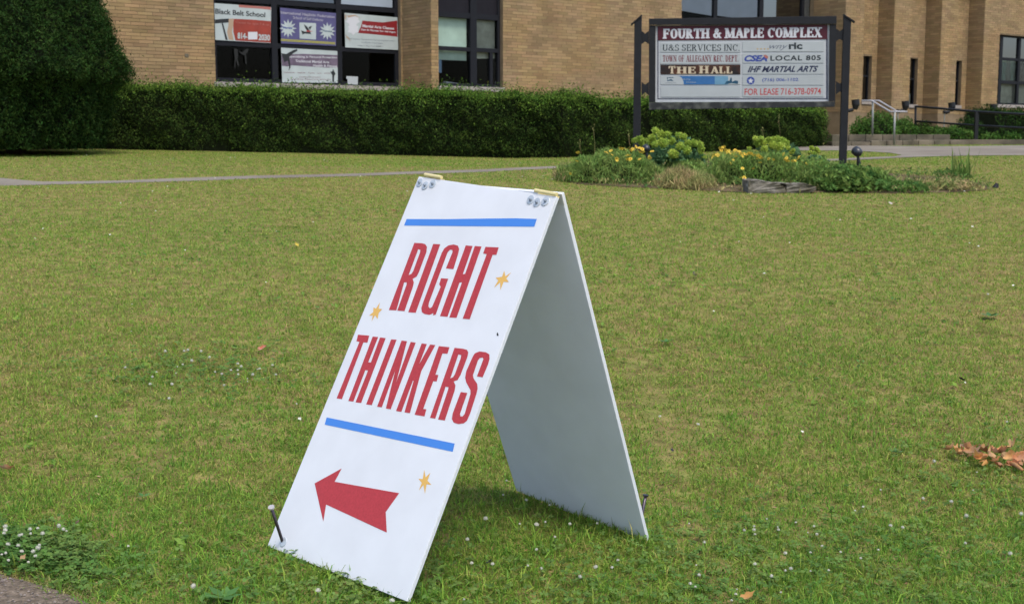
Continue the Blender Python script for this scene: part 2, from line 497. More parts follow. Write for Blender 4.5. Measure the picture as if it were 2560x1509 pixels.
# ------------------------------------------------------------------ the building
FO = Vector((-6.2, 27.0, 0)); FD = Vector((.788, .6157, 0)).normalized(); FN = Vector((FD.y, -FD.x, 0))
NF = 1.15                                              # the forward part of the facade

class Plane:
    def __init__(self, o, n): self.o, self.n = Vector(o), Vector(n).normalized()
    def at(self, px, py, off=0.0):
        r = ray(px, py)
        o = self.o + self.n * off
        t = (o - EYE).dot(self.n) / r.dot(self.n)
        return EYE + r * t

def fp(s, z, n=0.0):
    p = FO + FD * s + FN * n
    return Vector((p.x, p.y, z))

def fs(px, py, n=0.0):
    """photo pixel -> (distance along the facade, height) on the facade plane n"""
    p = Plane(FO + FN * n, FN).at(px, py)
    return (p - FO).dot(FD), p.z

def fbox(mb, s0, s1, z0, z1, n0, n1):
    return mb.hexa([fp(s0, z0, n1), fp(s1, z0, n1), fp(s1, z0, n0), fp(s0, z0, n0), fp(s0, z1, n1), fp(s1, z1, n1), fp(s1, z1, n0), fp(s0, z1, n0)])

building = thing('school_building', fp(0, EZ - .3), 'tan brick building with dark framed windows and ribbed right wing behind the hedge', 'building')
ZB, ZT = EZ - .35, EZ + 5.6
BW, BH, BJ = .295, .060, .009
brick_slots = []                                      # (centre, u, n, width, wall)

def wall_face(o, u, n, width, rects, name='wall', thick=.25, s_bond=0.0, brick_top=ZT, slab_end=0.0):
    """mortar-coloured wall slab (butted boxes) for a list of rects (a0,a1,z0,z1) + slots for its bricks"""
    mb = MB()
    o, u, n = Vector(o), Vector(u), Vector(n)
    def P(a, z, d):
        q = o + u * a + n * d
        return Vector((q.x, q.y, z))
    for (a0, a1, z0, z1) in rects:
        a1 = a1 - slab_end
        mb.hexa([P(a0, z0, 0), P(a1, z0, 0), P(a1, z0, -thick), P(a0, z0, -thick), P(a0, z1, 0), P(a1, z1, 0), P(a1, z1, -thick), P(a0, z1, -thick)])
    wobj = mb.build(name, M['mortar'], building)
    pitch = BH + BJ
    for (a0, a1, z0, z1) in rects:
        k0 = int(math.ceil((z0 - ZB) / pitch - .01)); k1 = int((z1 - ZB) / pitch)
        for k in range(k0, k1):
            zc = ZB + k * pitch + pitch / 2
            if zc < EZ + .75 or zc > brick_top: continue
            offs = [0, .5, .12, .62][k % 4] * (BW + BJ)
            j0 = int(math.floor((a0 + s_bond - offs) / (BW + BJ))) - 1
            j = j0
            while True:
                b0 = j * (BW + BJ) + offs - s_bond + BJ / 2
                b1 = b0 + BW
                if b0 > a1: break
                c0, c1 = max(b0, a0 + .002), min(b1, a1 - .002)
                if c1 - c0 > .035:
                    brick_slots.append((P((c0 + c1) / 2, zc, 0), u, n, c1 - c0, wobj))
                j += 1
    return wobj

s1a = fs(537, 120)[0]; s1b = fs(1002, 120)[0]                    # bay 1
zsill = EZ + (fs(768, 211)[1] - EZ)
s_left = -6.0
# plane 0: pier left of bay 1, wall under the windows, wall right of it up to the step
s_step = (Plane(FO, FN).at(1006, 100) - FO).dot(FD)
wall_face(fp(0, 0, 0), FD, FN, 0, [(s_left, s1a, ZB, ZT), (s1a, s1b, ZB, zsill - .10), (s1b, s_step, ZB, ZT)])
# return wall that comes forward, facing left
wall_face(fp(s_step, 0, 0), FN, -FD, 0, [(0.0, NF, ZB, ZT)], s_bond=.1, slab_end=.25)
# forward facade
sf = lambda px, py=100: fs(px, py, NF)[0]
s2a, s2b = sf(1096), sf(1257)
s3 = sf(1703)
zsill2 = fs(1180, 217, NF)[1]
wall_face(fp(0, 0, NF), FD, FN, 0, [(s_step, s2a, ZB, ZT), (s2a, s2b, ZB, zsill2 - .10), (s2b, s3, ZB, ZT)], s_bond=.05)
# end of the forward part facing right (seen only from the side)
wall_face(fp(s3, 0, NF), -FN, FD, 0, [(0.25, NF, ZB, ZT)])
# recessed bay 3 behind the sign
s4 = sf(2112)
zs3 = EZ + .95
s3b = s4 - .55
wall_face(fp(0, 0, 0), FD, FN, 0, [(s3, s3b + .55, ZB, zs3 - .1)])
# right wing: piers and recesses
wall_face(fp(s4, 0, 0), FN, -FD, 0, [(0.0, NF, ZB, ZT)], s_bond=.2, slab_end=.25)
PR = .57
pl = [s4, sf(2234), sf(2352), sf(2459)]
pier_w = sf(2278) - pl[1]
slit_data = []
for i in range(3):
    a0 = pl[i]; a1 = min(a0 + (sf(2158) - s4 if i == 0 else pier_w), pl[i + 1] - .9)
    wall_face(fp(0, 0, NF), FD, FN, 0, [(a0, a1, ZB, ZT)], s_bond=.1 * i)
    wall_face(fp(a1, 0, NF), -FN, FD, 0, [(0.25, PR, ZB, ZT)], thick=.02)
    # recess wall with the slit window
    nr = NF - PR
    c0, c1 = a1, pl[i + 1]
    pxs = [(2158, 2178), (2279, 2293), (2391, 2403)][i]
    w1 = fs(pxs[1], 200, nr)[0]
    w0 = w1 - .42
    zt_ = fs(pxs[1], [141, 147, 153][i], nr)[1]; zb_ = fs(pxs[1], [253, 262, 264][i], nr)[1]
    wall_face(fp(0, 0, nr), FD, FN, 0, [(c0, w0, ZB, ZT), (w0, w1, ZB, zb_ - .08), (w0, w1, zt_, ZT), (w1, c1, ZB, ZT)])
    slit_data.append((w0, w1, zb_, zt_, nr))
    # left-facing return of the next pier
    wall_face(fp(pl[i + 1], 0, nr), FN, -FD, 0, [(0.0, PR, ZB, ZT)], thick=.02, slab_end=.25)
s5a, s5b = sf(2499), sf(2499) + 3.2
z5b, z5t = fs(2520, 262, NF)[1], fs(2520, 88, NF)[1]
wall_face(fp(0, 0, NF), FD, FN, 0, [(pl[3], s5a, ZB, ZT), (s5a, s5b, ZB, z5b - .1), (s5a, s5b, z5t, ZT), (s5b, s5b + 6, ZB, ZT)])
mb = MB()
fbox(mb, s_left, s_step, ZT, ZT + .12, -8, .04); fbox(mb, s_step + .001, s3, ZT, ZT + .12, -8, NF + .04); fbox(mb, s3 + .001, s4, ZT, ZT + .12, -8, .04); fbox(mb, s4 + .001, s5b + 6, ZT, ZT + .12, -8, NF + .04)
mb.build('roof', M['sill'], building)
mb = MB(); fbox(mb, s_left, s5b + 6, ZB, ZT, -8, -7.8); fbox(mb, s_left, s_left + .2, ZB, ZT, -7.8, -.26); fbox(mb, s5b + 5.8, s5b + 6, ZB, ZT, -7.8, NF - .26)
mb.build('back_wall', M['mortar'], building)

# bricks: the 300 largest in view are single sub-parts, the rest one piece per building
def proj(p):
    d = p - EYE
    fwd = Vector((0, math.cos(PITCH), -math.sin(PITCH))); up = Vector((0, math.sin(PITCH), math.cos(PITCH)))
    dd = d.dot(fwd)
    return 1280 + FPX * d.x / dd, 754.5 - FPX * d.dot(up) / dd, dd
brick_me = bpy.data.meshes.new('brick')
bb = bmesh.new()
bmesh.ops.create_cube(bb, size=1)
bmesh.ops.delete(bb, geom=[f for f in bb.faces if f.normal.y > .5], context='FACES_ONLY')
bb.to_mesh(brick_me); bb.free(); brick_me.materials.append(M['brick'])
def seen_key(s):
    px, py, dd = proj(s[0])
    ok = 318 < px < 2560 and -6 < py < 212 and s[3] > .12 and not (1600 < px < 2135) and dd > 0
    if px > 1257: ok = ok and py < 232
    return (0 if ok else 1, dd / max(s[3], .1) if False else dd)
slots = sorted(brick_slots, key=seen_key)
PROUD = .007
for (c, u, n, w, wobj) in slots[:300]:
    o = bpy.data.objects.new('brick', brick_me)
    o.location = Vector(c) - root_loc(wobj) + n * (PROUD / 2 + random.uniform(-.0012, .0012))
    o.rotation_euler = (0, 0, math.atan2(u.y, u.x) if (u.x * n.y - u.y * n.x) < 0 else math.atan2(-u.y, -u.x))
    o.scale = (w, PROUD, BH)
    link(o, wobj)
vv, ff = [], []
for (c, u, n, w, wobj) in slots[300:]:
    px, py, dd = proj(c)
    if px < -250 or px > 2900 or py < -350: continue
    b = len(vv)
    pr = PROUD + random.uniform(-.0012, .0012)
    for d_ in (pr, -.001):
        for (a_, z_) in ((-.5, -.5), (.5, -.5), (.5, .5), (-.5, .5)):
            q = c + u * (a_ * w) + n * d_
            vv.append((q.x, q.y, q.z + z_ * BH))
    ff += [(b, b + 1, b + 2, b + 3), (b + 4, b + 5, b + 1, b), (b + 5, b + 6, b + 2, b + 1), (b + 6, b + 7, b + 3, b + 2), (b + 7, b + 4, b, b + 3)]
bs = mesh_np('brick_courses', vv, ff, M['brick'], building)
bs['kind'] = 'stuff'

# windows
def window(s0, s1, z0, z1, n, cols, rows, fw=.055, sill=True, depth=.10, panes='glass', name='window', skip=(), rm_=.5):
    """cols / rows: interior bar centres; frame is the mesh, panes and sill its children"""
    mb = MB(); nb, nf = n - depth - .07, n - depth
    fbox(mb, s0, s0 + fw, z0, z1, nb, nf); fbox(mb, s1 - fw, s1, z0, z1, nb, nf)
    fbox(mb, s0 + fw, s1 - fw, z0, z0 + fw, nb, nf - .002); fbox(mb, s0 + fw, s1 - fw, z1 - fw, z1, nb, nf - .002)
    for (c, w) in cols: fbox(mb, c - w / 2, c + w / 2, z0 + fw, z1 - fw, nb, nf + .012)
    cs = [s0 + fw] + [q for c, w in cols for q in (c - w / 2, c + w / 2)] + [s1 - fw]
    for (r, w) in rows:
        for k in range(0, len(cs), 2):
            fbox(mb, cs[k], cs[k + 1], r - w / 2, r + w / 2, nb, nf + .004)
    win = mb.build(name, M['frame'], building)
    rs = [z0 + fw] + [q for r, w in rows for q in (r - w / 2, r + w / 2)] + [z1 - fw]
    for i in range(0, len(cs), 2):
        for j in range(0, len(rs), 2):
            if (i // 2, j // 2) in skip: continue
            pm = MB(); fbox(pm, cs[i] + .004, cs[i + 1] - .004, rs[j] + .004, rs[j + 1] - .004, nb + .030, nb + .036)
            # single sheet pane
            pm.v = pm.v[:0]; pm.f = []
            pm.add([fp(cs[i], rs[j], nb + .03), fp(cs[i + 1], rs[j], nb + .03), fp(cs[i + 1], rs[j + 1], nb + .03), fp(cs[i], rs[j + 1], nb + .03)], [(0, 1, 2, 3)])
            pm.build('pane', M['glass'], win)
    if sill:
        sb = MB(); fbox(sb, s0 - .04, s1 + .04, z0 - .10, z0, n - .24, n + .04)
        sb.build('sill', M['sill'], win, bevel=.006)
    # the dark room behind
    rm = MB()
    fbox(rm, s0 - rm_, s1 + rm_, z0 - 1.0, z1 + .3, n - 4.2, n - 4.1)
    fbox(rm, s0 - rm_ - .03, s0 - rm_, z0 - 1.0, z1 + .3, n - 4.1, n - .27); fbox(rm, s1 + rm_, s1 + rm_ + .03, z0 - 1.0, z1 + .3, n - 4.1, n - .27)
    fbox(rm, s0 - rm_, s1 + rm_, z0 - 1.1, z0 - 1.0, n - 4.1, n - .27); fbox(rm, s0 - rm_, s1 + rm_, z1 + .3, z1 + .4, n - 4.1, n - .27)
    rm.build('room_wall', M['room'], win)
    return win

zt1 = EZ + 5.2
cA = (fs(685, 120)[0] + fs(699, 120)[0]) / 2; cB = (fs(846, 120)[0] + fs(861, 120)[0]) / 2
wA = fs(699, 120)[0] - fs(685, 120)[0]
ztr = (fs(600, 110)[1] + fs(770, 117.5)[1] + fs(920, 124.5)[1]) / 3
zup = (fs(600, 4)[1] + fs(770, 16)[1] + fs(920, 28)[1]) / 3
win1 = window(s1a, s1b, zsill, zt1, 0.0, [(cA, wA), (cB, wA)], [(ztr, .10), (zup + .05, .10)], fw=.09)
# blinds behind the upper panes, the grey ones toned for reflected sky
def blind(s0, s1, z0, z1, n, m, parent, name='blind', jit=0.0):
    mb = MB()
    k = 6
    top = [fp(s0 + (s1 - s0) * i / k, z1, n) for i in range(k + 1)]
    bot = [fp(s0 + (s1 - s0) * i / k, z0 + jit * i / k, n + (.006 if i % 2 else 0)) for i in range(k + 1)]
    mb.add(top + bot, [(i, i + 1, i + k + 2, i + k + 1) for i in range(k)])
    return mb.build(name, m, parent)
for (a, b) in ((s1a + .1, cA - wA / 2), (cA + wA / 2, cB - wA / 2), (cB + wA / 2, s1b - .1)):
    blind(a + .01, b - .01, zup + .12, zt1 - .12, -.16, M['blind_skygrey'] if a > s1a + .5 else M['panel_dark'], win1)

# bay 2 in the forward wall
z2tr = (fs(1150, 127, NF)[1] + fs(1230, 121, NF)[1]) / 2
z2up = fs(1150, 44, NF)[1]
c2 = sf(1190); w2 = sf(1198) - sf(1182)
win2 = window(s2a, s2b, zsill2, zt1, NF, [(c2, w2)], [(z2tr, .09), (z2up + .06, .12)], fw=.07, rm_=.02)
blind(s2a + .07, c2 - w2 / 2 - .01, z2up + .1, zt1 - .1, NF - .13, M['panel_dark'], win2, 'panel')
blind(c2 + w2 / 2 + .01, s2b - .07, z2up + .1, zt1 - .1, NF - .13, M['panel_dark'], win2, 'panel')
zb1 = fs(1150, 150, NF)[1]
blind(s2a + .13, c2 - w2 / 2 - .02, zb1, z2up, NF - .22, M['blind_green'], win2)
blind(c2 + w2 / 2 + .03, s2b - .07, fs(1230, 147, NF)[1], z2up, NF - .22, M['blind_tan'], win2, jit=.02)
mbx = MB(); fbox(mbx, sf(1231), sf(1238), zsill2 + .07, z2tr - .05, NF - .15, NF - .09); mbx.build('sash_bar', M['frame'], win2)
mbx = MB(); fbox(mbx, s2a + .16, s2a + .24, zsill2 + .3, zb1, NF - .235, NF - .225); mbx.build('blue_card', M['bluepaper'], win2)

# bay 3: three tall panes, blinds toned for sky reflection, behind the big sign
F3 = lambda px: fs(px, 30)[0]
win3 = window(s3 + .02, F3(2071), zs3, zt1, 0.0, [(F3(1795), .14), (F3(1910), .16), (F3(2014), .10)], [], fw=.05, sill=False)
zbl = fs(1800, 38)[1]
for (a, b, j) in ((s3 + .1, F3(1790), -.14), (F3(1800), F3(1904), -.05), (F3(1917), F3(2010), 0)):
    blind(a, b, zbl + (.12 if j == -.14 else (-.0 if j else -.1)), zt1 - .1, -.16, M['blind_skygrey'], win3, jit=j)
blind(F3(2019), F3(2066), zs3 + .3, zt1 - .1, -.17, M['sill'], win3)
mbx = MB(); fbox(mbx, F3(2071), s4, zs3 - .1, ZT, -.25, 0); mbx.build('wall', M['mortar'], building)

for (w0, w1, zb_, zt_, nr) in slit_data:
    zm = zb_ + (zt_ - zb_) * .56
    w = window(w0, w1, zb_, zt_, nr, [], [(zm, .05)], fw=.035, depth=.10)
    blind(w0 + .04, w1 - .04, zm + .02, zt_ - .04, nr - .2, M['blind_skygrey'], w)
    blind(w0 + .04, w1 - .04, zb_ + .04, zb_ + (zt_ - zb_) * .24, nr - .2, M['blind_tan'], w, 'curtain')

z5r1, z5r2 = fs(2530, 148, NF)[1], fs(2530, 206, NF)[1]
win5 = window(s5a, s5b, z5b, z5t, NF, [(sf(2511), .16), (sf(2557), .12), (sf(2557) + 1.15, .12)], [(z5r1, .09), (z5r2, .10)], fw=.06)
blind(s5a + .05, s5b - .05, z5r1, z5t - .05, NF - .24, M['blind_skygrey'], win5)
blind(s5a + .05, s5b - .05, z5r2, z5r1 - .01, NF - .24, M['blind_green'], win5)
blind(s5a + .05, s5b - .05, z5b + .05, z5r2 - .01, NF - .26, M['blind_tan'], win5)

# small weathered spots on the brick: a vent plate and a hook
mbx = MB(); a, z = fs(466, 139); fbox(mbx, a - .04, a + .04, z - .035, z + .035, 0.0, .02); mbx.build('vent_plate', M['stone'], building)

# ------------------------------------------------------------------ prints on planes
def Zmap(plane, ox, oy, sc, off=0.0):
    return lambda x, y, o=0.0: plane.at(ox + x / sc, oy + y / sc, off + o)

def poly_print(name, outlines, mp, m, parent, off=.001, layer=.0004, thick=0.0):
    """outlines: list of [outer, hole, ...] in zoom coordinates; every outline sits a hair above the last"""
    mb = MB()
    for i, polys in enumerate(outlines):
        if not isinstance(polys[0][0], (list, tuple)): polys = [polys]
        P3 = [[mp(x, y, off + i * layer) for (x, y) in p] for p in polys]
        P2 = [[Vector((x, -y, 0)) for (x, y) in p] for p in polys]
        tri = tessellate_polygon(P2)
        flat = [q for p in P3 for q in p]
        mb.add(flat, [tuple(t) for t in tri])
    return mb.build(name, m, parent)

def text_geo(s, bold=0.0, shear=0.0, spacing=1.0):
    cu = bpy.data.curves.new('text', 'FONT'); cu.body = s; cu.offset = bold; cu.shear = shear; cu.space_character = spacing
    cu.resolution_u = 3; cu.fill_mode = 'FRONT'
    ob = bpy.data.objects.new('text', cu); COL.objects.link(ob)
    bpy.context.view_layer.update()
    me = ob.evaluated_get(bpy.context.evaluated_depsgraph_get()).to_mesh()
    vs = [(v.co.x, v.co.y) for v in me.vertices]; fsx = [tuple(p.vertices) for p in me.polygons]
    ob.to_mesh_clear()
    bpy.data.objects.remove(ob); bpy.data.curves.remove(cu)
    return vs, fsx

def put_geo(vs, fsx, name, corners, mp, m, parent, off=.002, zoff=None):
    """fit geometry's bounding box into the quad corners TL,TR,BR,BL (zoom coordinates)"""
    x0 = min(v[0] for v in vs); x1 = max(v[0] for v in vs); y0 = min(v[1] for v in vs); y1 = max(v[1] for v in vs)
    TL, TR, BR, BL = corners
    out = []
    for i, v in enumerate(vs):
        u = (v[0] - x0) / (x1 - x0); w = (v[1] - y0) / (y1 - y0)
        X = (BL[0] * (1 - u) + BR[0] * u) * (1 - w) + (TL[0] * (1 - u) + TR[0] * u) * w
        Y = (BL[1] * (1 - u) + BR[1] * u) * (1 - w) + (TL[1] * (1 - u) + TR[1] * u) * w
        out.append(mp(X, Y, off + (zoff[i] if zoff else 0)))
    mb = MB(); mb.add(out, fsx)
    return mb.build(name, m, parent)

def sans(s, name, corners, mp, m, parent, bold=.0, shear=.0, off=.002, spacing=1.0):
    vs, f = text_geo(s, bold, shear, spacing)
    return put_geo(vs, f, name, corners, mp, m, parent, off)

def rect(x0, y0, x1, y1): return [(x0, y0), (x1, y0), (x1, y1), (x0, y1)]

# a small serif alphabet made of strokes
def serif_geo(s, T=.2, t=.08, sl=.17, sh=.08, gap=.12, space=.4):
    V_, F_, Zf = [], [], []
    def band(pts, ws, vert, k):
        n = len(V_)
        for (x, y), w in zip(pts, ws):
            if vert: V_.append((X + x - w / 2, y)); V_.append((X + x + w / 2, y))
            else: V_.append((X + x, y - w / 2)); V_.append((X + x, y + w / 2))
            Zf.append(k * .0003); Zf.append(k * .0003)
        for i in range(len(pts) - 1): F_.append((n + 2 * i, n + 2 * i + 1, n + 2 * i + 3, n + 2 * i + 2))
    def arc(cx, cy, rx, ry, a0, a1, k, T=T, t=t):
        n = max(6, int(abs(a1 - a0) / 18)); b = len(V_)
        for i in range(n + 1):
            a = math.radians(a0 + (a1 - a0) * i / n)
            w = t + (T - t) * abs(math.cos(a)) ** 1.3
            c, s_ = math.cos(a), math.sin(a)
            V_.append((X + cx + (rx) * c, cy + (ry) * s_)); V_.append((X + cx + (rx - w) * c, cy + (ry - w * (1 if T > .15 else 1)) * s_))
            Zf.append(k * .0003); Zf.append(k * .0003)
        for i in range(n): F_.append((b + 2 * i, b + 2 * i + 1, b + 2 * i + 3, b + 2 * i + 2))
    X = 0.0
    h = T / 2
    for ch in s:
        k = [0]
        def st(x, y0=0, y1=1, w=T): band([(x, y0), (x, y1)], [w, w], True, k[0]); k[0] += 1
        def hz(x0, x1, y, w=t): band([(x0, y), (x1, y)], [w, w], False, k[0]); k[0] += 1
        def dg(x0, y0, x1, y1, w): band([(x0, y0), (x1, y1)], [w, w], True, k[0]); k[0] += 1
        def sf_(x, y, l=None): hz(x - h - (sl if l is None else l) * .6, x + h + (sl if l is None else l) * .6, y + (sh / 2 if y < .5 else -sh / 2), sh)
        def A_(*a): arc(*a, k[0]); k[0] += 1
        if ch == ' ': X += space; continue
        if ch == '.': st(.1, 0, max(.12, T * .7), max(.12, T * .8)); X += .2 + gap; continue
        W = .75
        if ch == 'A': dg(.1, 0, .4, 1, t * 1.3); dg(.7, 0, .4, 1, T * 1.1); hz(.2, .6, .32); sf_(.1, 0, .1); sf_(.7, 0, .1); W = .82
        elif ch == 'C': A_(.38, .5, .38, .5, 48, 312); st(.66, .66, .98, t * 1.2); W = .74
        elif ch == 'D': st(.12); A_(.2, .5, .52, .5, -90, 90); hz(0, .22, 1 - t / 2); hz(0, .22, t / 2); W = .74
        elif ch in 'EF':
            st(.14); hz(0, .6, 1 - t / 2); hz(.2, .48, .52); st(.57, .72, 1, t * 1.2); st(.46, .4, .64, t)
            if ch == 'E': hz(0, .62, t / 2); st(.6, 0, .3, t * 1.2)
            else: sf_(.14, 0)
            W = .66
        elif ch == 'G': A_(.38, .5, .38, .5, 48, 330); st(.64, 0.05, .46, T * .9); hz(.45, .8, .46, sh); st(.62, .7, .98, t); W = .78
        elif ch == 'H': st(.14); st(.64); hz(.14, .64, .5); [sf_(x, y) for x in (.14, .64) for y in (0, 1)]; W = .8
        elif ch == 'I': st(.14); sf_(.14, 0); sf_(.14, 1); W = .28
        elif ch == 'L': st(.14); sf_(.14, 1); hz(0, .6, t / 2); st(.57, 0, .32, t * 1.2); W = .64
        elif ch == 'M': st(.12, 0, 1, t * 1.4); st(.84); dg(.16, 1, .48, .05, T * .95); dg(.8, 1, .48, .05, t); sf_(.12, 0, .1); sf_(.84, 0); sf_(.12, 1, .1); sf_(.84, 1); W = 1.0
        elif ch == 'N': st(.12, 0, 1, t * 1.3); st(.68, 0, 1, t * 1.3); dg(.12, 1, .68, 0, T); sf_(.12, 0, .1); sf_(.68, 1, .1); sf_(.08, 1, .05); W = .82
        elif ch == 'O': A_(.38, .5, .38, .5, 0, 360); W = .76
        elif ch in 'PR':
            st(.14); A_(.26, .74, .34, .26, -90, 90); hz(.0, .3, 1 - t / 2); hz(.2, .3, .48 + t / 2)
            sf_(.14, 0)
            if ch == 'R': dg(.36, .5, .62, 0, T * 1.05); hz(.5, .78, sh / 2, sh); W = .76
            else: W = .64
        elif ch == 'S': A_(.3, .74, .27, .26, 30, 262); A_(.3, .27, .3, .27, 80, -150); st(.52, .7, .96, t); st(.05, .04, .3, t); W = .62
        elif ch == 'T': st(.36); hz(0, .72, 1 - t / 2); st(.03, .7, 1, t * 1.2); st(.69, .7, 1, t * 1.2); sf_(.36, 0); W = .72
        elif ch == 'U': st(.14, .3, 1); st(.62, .3, 1, t * 1.6); A_(.37, .34, .33, .34, 180, 360); sf_(.14, 1); sf_(.62, 1, .1); W = .76
        elif ch == 'V': dg(.12, 1, .4, 0, T); dg(.68, 1, .4, 0, t); sf_(.12, 1); sf_(.68, 1, .08); W = .8
        elif ch == 'W': dg(.1, 1, .3, 0, T); dg(.52, 1, .3, 0, t); dg(.5, 1, .72, 0, T); dg(.94, 1, .72, 0, t); sf_(.1, 1); sf_(.94, 1, .08); W = 1.04
        elif ch == 'X': dg(.12, 1, .66, 0, T * 1.1); dg(.64, 1, .14, 0, t); sf_(.12, 1, .1); sf_(.64, 1, .08); sf_(.66, 0, .1); sf_(.14, 0, .08); W = .78
        elif ch == 'Y': dg(.1, 1, .4, .45, T); dg(.7, 1, .4, .45, t); st(.4, 0, .5); sf_(.1, 1, .1); sf_(.7, 1, .08); sf_(.4, 0); W = .8
        elif ch == '&': A_(.38, .76, .21, .24, 0, 360); A_(.33, .28, .33, .28, 90, 380); dg(.24, .68, .78, 0, T); hz(.58, .84, .5, sh); dg(.72, .5, .5, .1, t); W = .86
        X += W + gap
    return V_, F_, Zf

def serif(s, name, corners, mp, m, parent, off=.002, **kw):
    v, f, z = serif_geo(s, **kw)
    return put_geo(v, f, name, corners, mp, m, parent, off, z)

# ---- banners in bay 1 (zoomed at 520,0 x5.036)
BP = Plane(FO, FN)
Bm = Zmap(BP, 520, 0, 5.036, -.075)
def banner(label, corners, m='vinyl'):
    c = sum((Bm(*q) for q in corners), Vector()) / 4
    t = thing('banner', c, label, 'banner', 'banners hung in the windows of the brick building')
    mb = MB(); f = [Bm(*q) for q in corners]; b = [Bm(*q, -.006) for q in corners]
    mb.prism(f, b); mb.build('banner_sheet', M[m], t)
    return t
b1 = banner('white and red Black Belt School banner in the upper left pane', [(80, 42), (795, 92), (790, 545), (92, 505)])
poly_print('print', [[(385, 62), (640, 82), (790, 92), (790, 128), (640, 112), (388, 96)]], Bm, M['pink'], b1)
poly_print('print', [[(325, 240), (560, 250), (792, 270), (790, 540), (345, 512), (318, 400), (318, 300)]], Bm, M['vinylred'], b1)
poly_print('figure', [[(88, 248), (262, 236), (260, 285), (88, 298)], [(170, 292), (190, 296), (248, 505), (222, 503)]], Bm, M['blackprint'], b1, off=.003)
poly_print('figure', [[(262, 240), (322, 236), (318, 330), (300, 400), (325, 510), (262, 500), (240, 410), (255, 330)]], Bm, M['skin'], b1, off=.002)
sans('Black Belt School', 'lettering', [(92, 108), (722, 160), (720, 222), (92, 176)], Bm, M['blackprint'], b1, bold=.025)
sans('Classes for ages 3 & up', 'lettering', [(345, 265), (772, 300), (768, 335), (345, 300)], Bm, M['pink'], b1, off=.003)
sans('814-', 'lettering', [(372, 410), (495, 420), (495, 498), (372, 490)], Bm, M['vinyl'], b1, off=.003, bold=.04)
poly_print('patch', [rect(505, 405, 622, 500)], Bm, M['textwhite'], b1, off=.003)
sans('2030', 'lettering', [(635, 430), (782, 440), (782, 518), (635, 510)], Bm, M['vinyl'], b1, off=.003, bold=.04)

def burst(cx, cy, rx, ry, n, r0=.55):
    return [(cx + rx * (1 if k % 2 == 0 else r0) * math.sin(math.pi * k / n), cy - ry * (1 if k % 2 == 0 else r0) * math.cos(math.pi * k / n)) for k in range(2 * n)]
b2 = banner('purple federation banner with two white starbursts in the upper middle pane', [(908, 98), (1612, 168), (1612, 582), (920, 548)], 'vinylpurple')
poly_print('print', [burst(1008, 360, 108, 118, 12), burst(1502, 395, 106, 112, 12), [(1150, 285), (1360, 295), (1360, 500), (1155, 488)]], Bm, M['vinyl'], b2, off=.002)
poly_print('print', [[(918, 490), (1600, 535), (1602, 562), (920, 518)]], Bm, M['yellowprint'], b2, off=.002)
poly_print('bird_mark', [[(1205, 305), (1250, 340), (1285, 395), (1300, 440), (1262, 410), (1225, 360)], [(1172, 385), (1215, 400), (1285, 405), (1280, 430), (1215, 425), (1190, 438)], [(1265, 345), (1310, 325), (1285, 380)]], Bm, M['blackprint'], b2, off=.004)
poly_print('bird_mark', [[(1240, 385), (1330, 395), (1270, 402), (1240, 400)]], Bm, M['redletter'], b2, off=.0055)
sans('International Hapkido Federation', 'lettering', [(915, 140), (1595, 200), (1595, 240), (915, 185)], Bm, M['paleprint'], b2, bold=.02)
sans('School of Self Defense', 'lettering', [(1072, 205), (1452, 240), (1450, 272), (1072, 240)], Bm, M['paleprint'], b2, bold=.01)
sans('Martial', 'lettering', [(945, 335), (1060, 342), (1060, 368), (945, 362)], Bm, M['blueletter'], b2, off=.004, bold=.03)
sans('Fitness', 'lettering', [(1445, 375), (1560, 382), (1560, 410), (1445, 402)], Bm, M['teal'], b2, off=.004, bold=.02)
sans('Programs for men women and children', 'lettering', [(925, 498), (1590, 542), (1590, 558), (925, 514)], Bm, M['vinylpurple'], b2, off=.003)

b3 = banner('white banner with a dark red Martial Arts Classes band in the upper right pane', [(1718, 165), (2385, 222), (2395, 632), (1728, 598)])
poly_print('print', [[(1945, 262), (2200, 285), (2382, 262), (2385, 465), (2140, 440), (1885, 418), (1925, 340)]], Bm, M['vinylred2'], b3)
poly_print('flower_print', [burst(1825, 260, 95, 85, 7, .7), burst(1830, 370, 80, 75, 6, .7)], Bm, M['textwhite'], b3, off=.002)
poly_print('flower_print', [[(1750, 200), (1850, 188), (1925, 235), (1850, 205), (1765, 225)], [(1725, 180), (1745, 200), (1735, 250), (1722, 240)], [(1735, 440), (1775, 480), (1800, 530), (1765, 490), (1738, 470)]], Bm, M['skin'], b3, off=.004)
sans('Martial Arts Classes', 'lettering', [(1945, 308), (2345, 345), (2345, 378), (1945, 345)], Bm, M['textwhite'], b3, bold=.03)
sans('Fun & Fitness for All Ages', 'lettering', [(1930, 362), (2362, 398), (2362, 425), (1930, 392)], Bm, M['textwhite'], b3, bold=.025)
sans('Self Defense  Karate & Family Learning Instruction', 'lettering', [(1775, 480), (2350, 510), (2350, 530), (1775, 500)], Bm, M['greyletter'], b3)
sans('In a Positive Environment', 'lettering', [(1935, 525), (2200, 538), (2200, 558), (1935, 545)], Bm, M['greyletter'], b3)
sans('Allegany New York 8000011', 'lettering', [(1880, 568), (2205, 582), (2205, 600), (1880, 586)], Bm, M['charcoal'], b3)

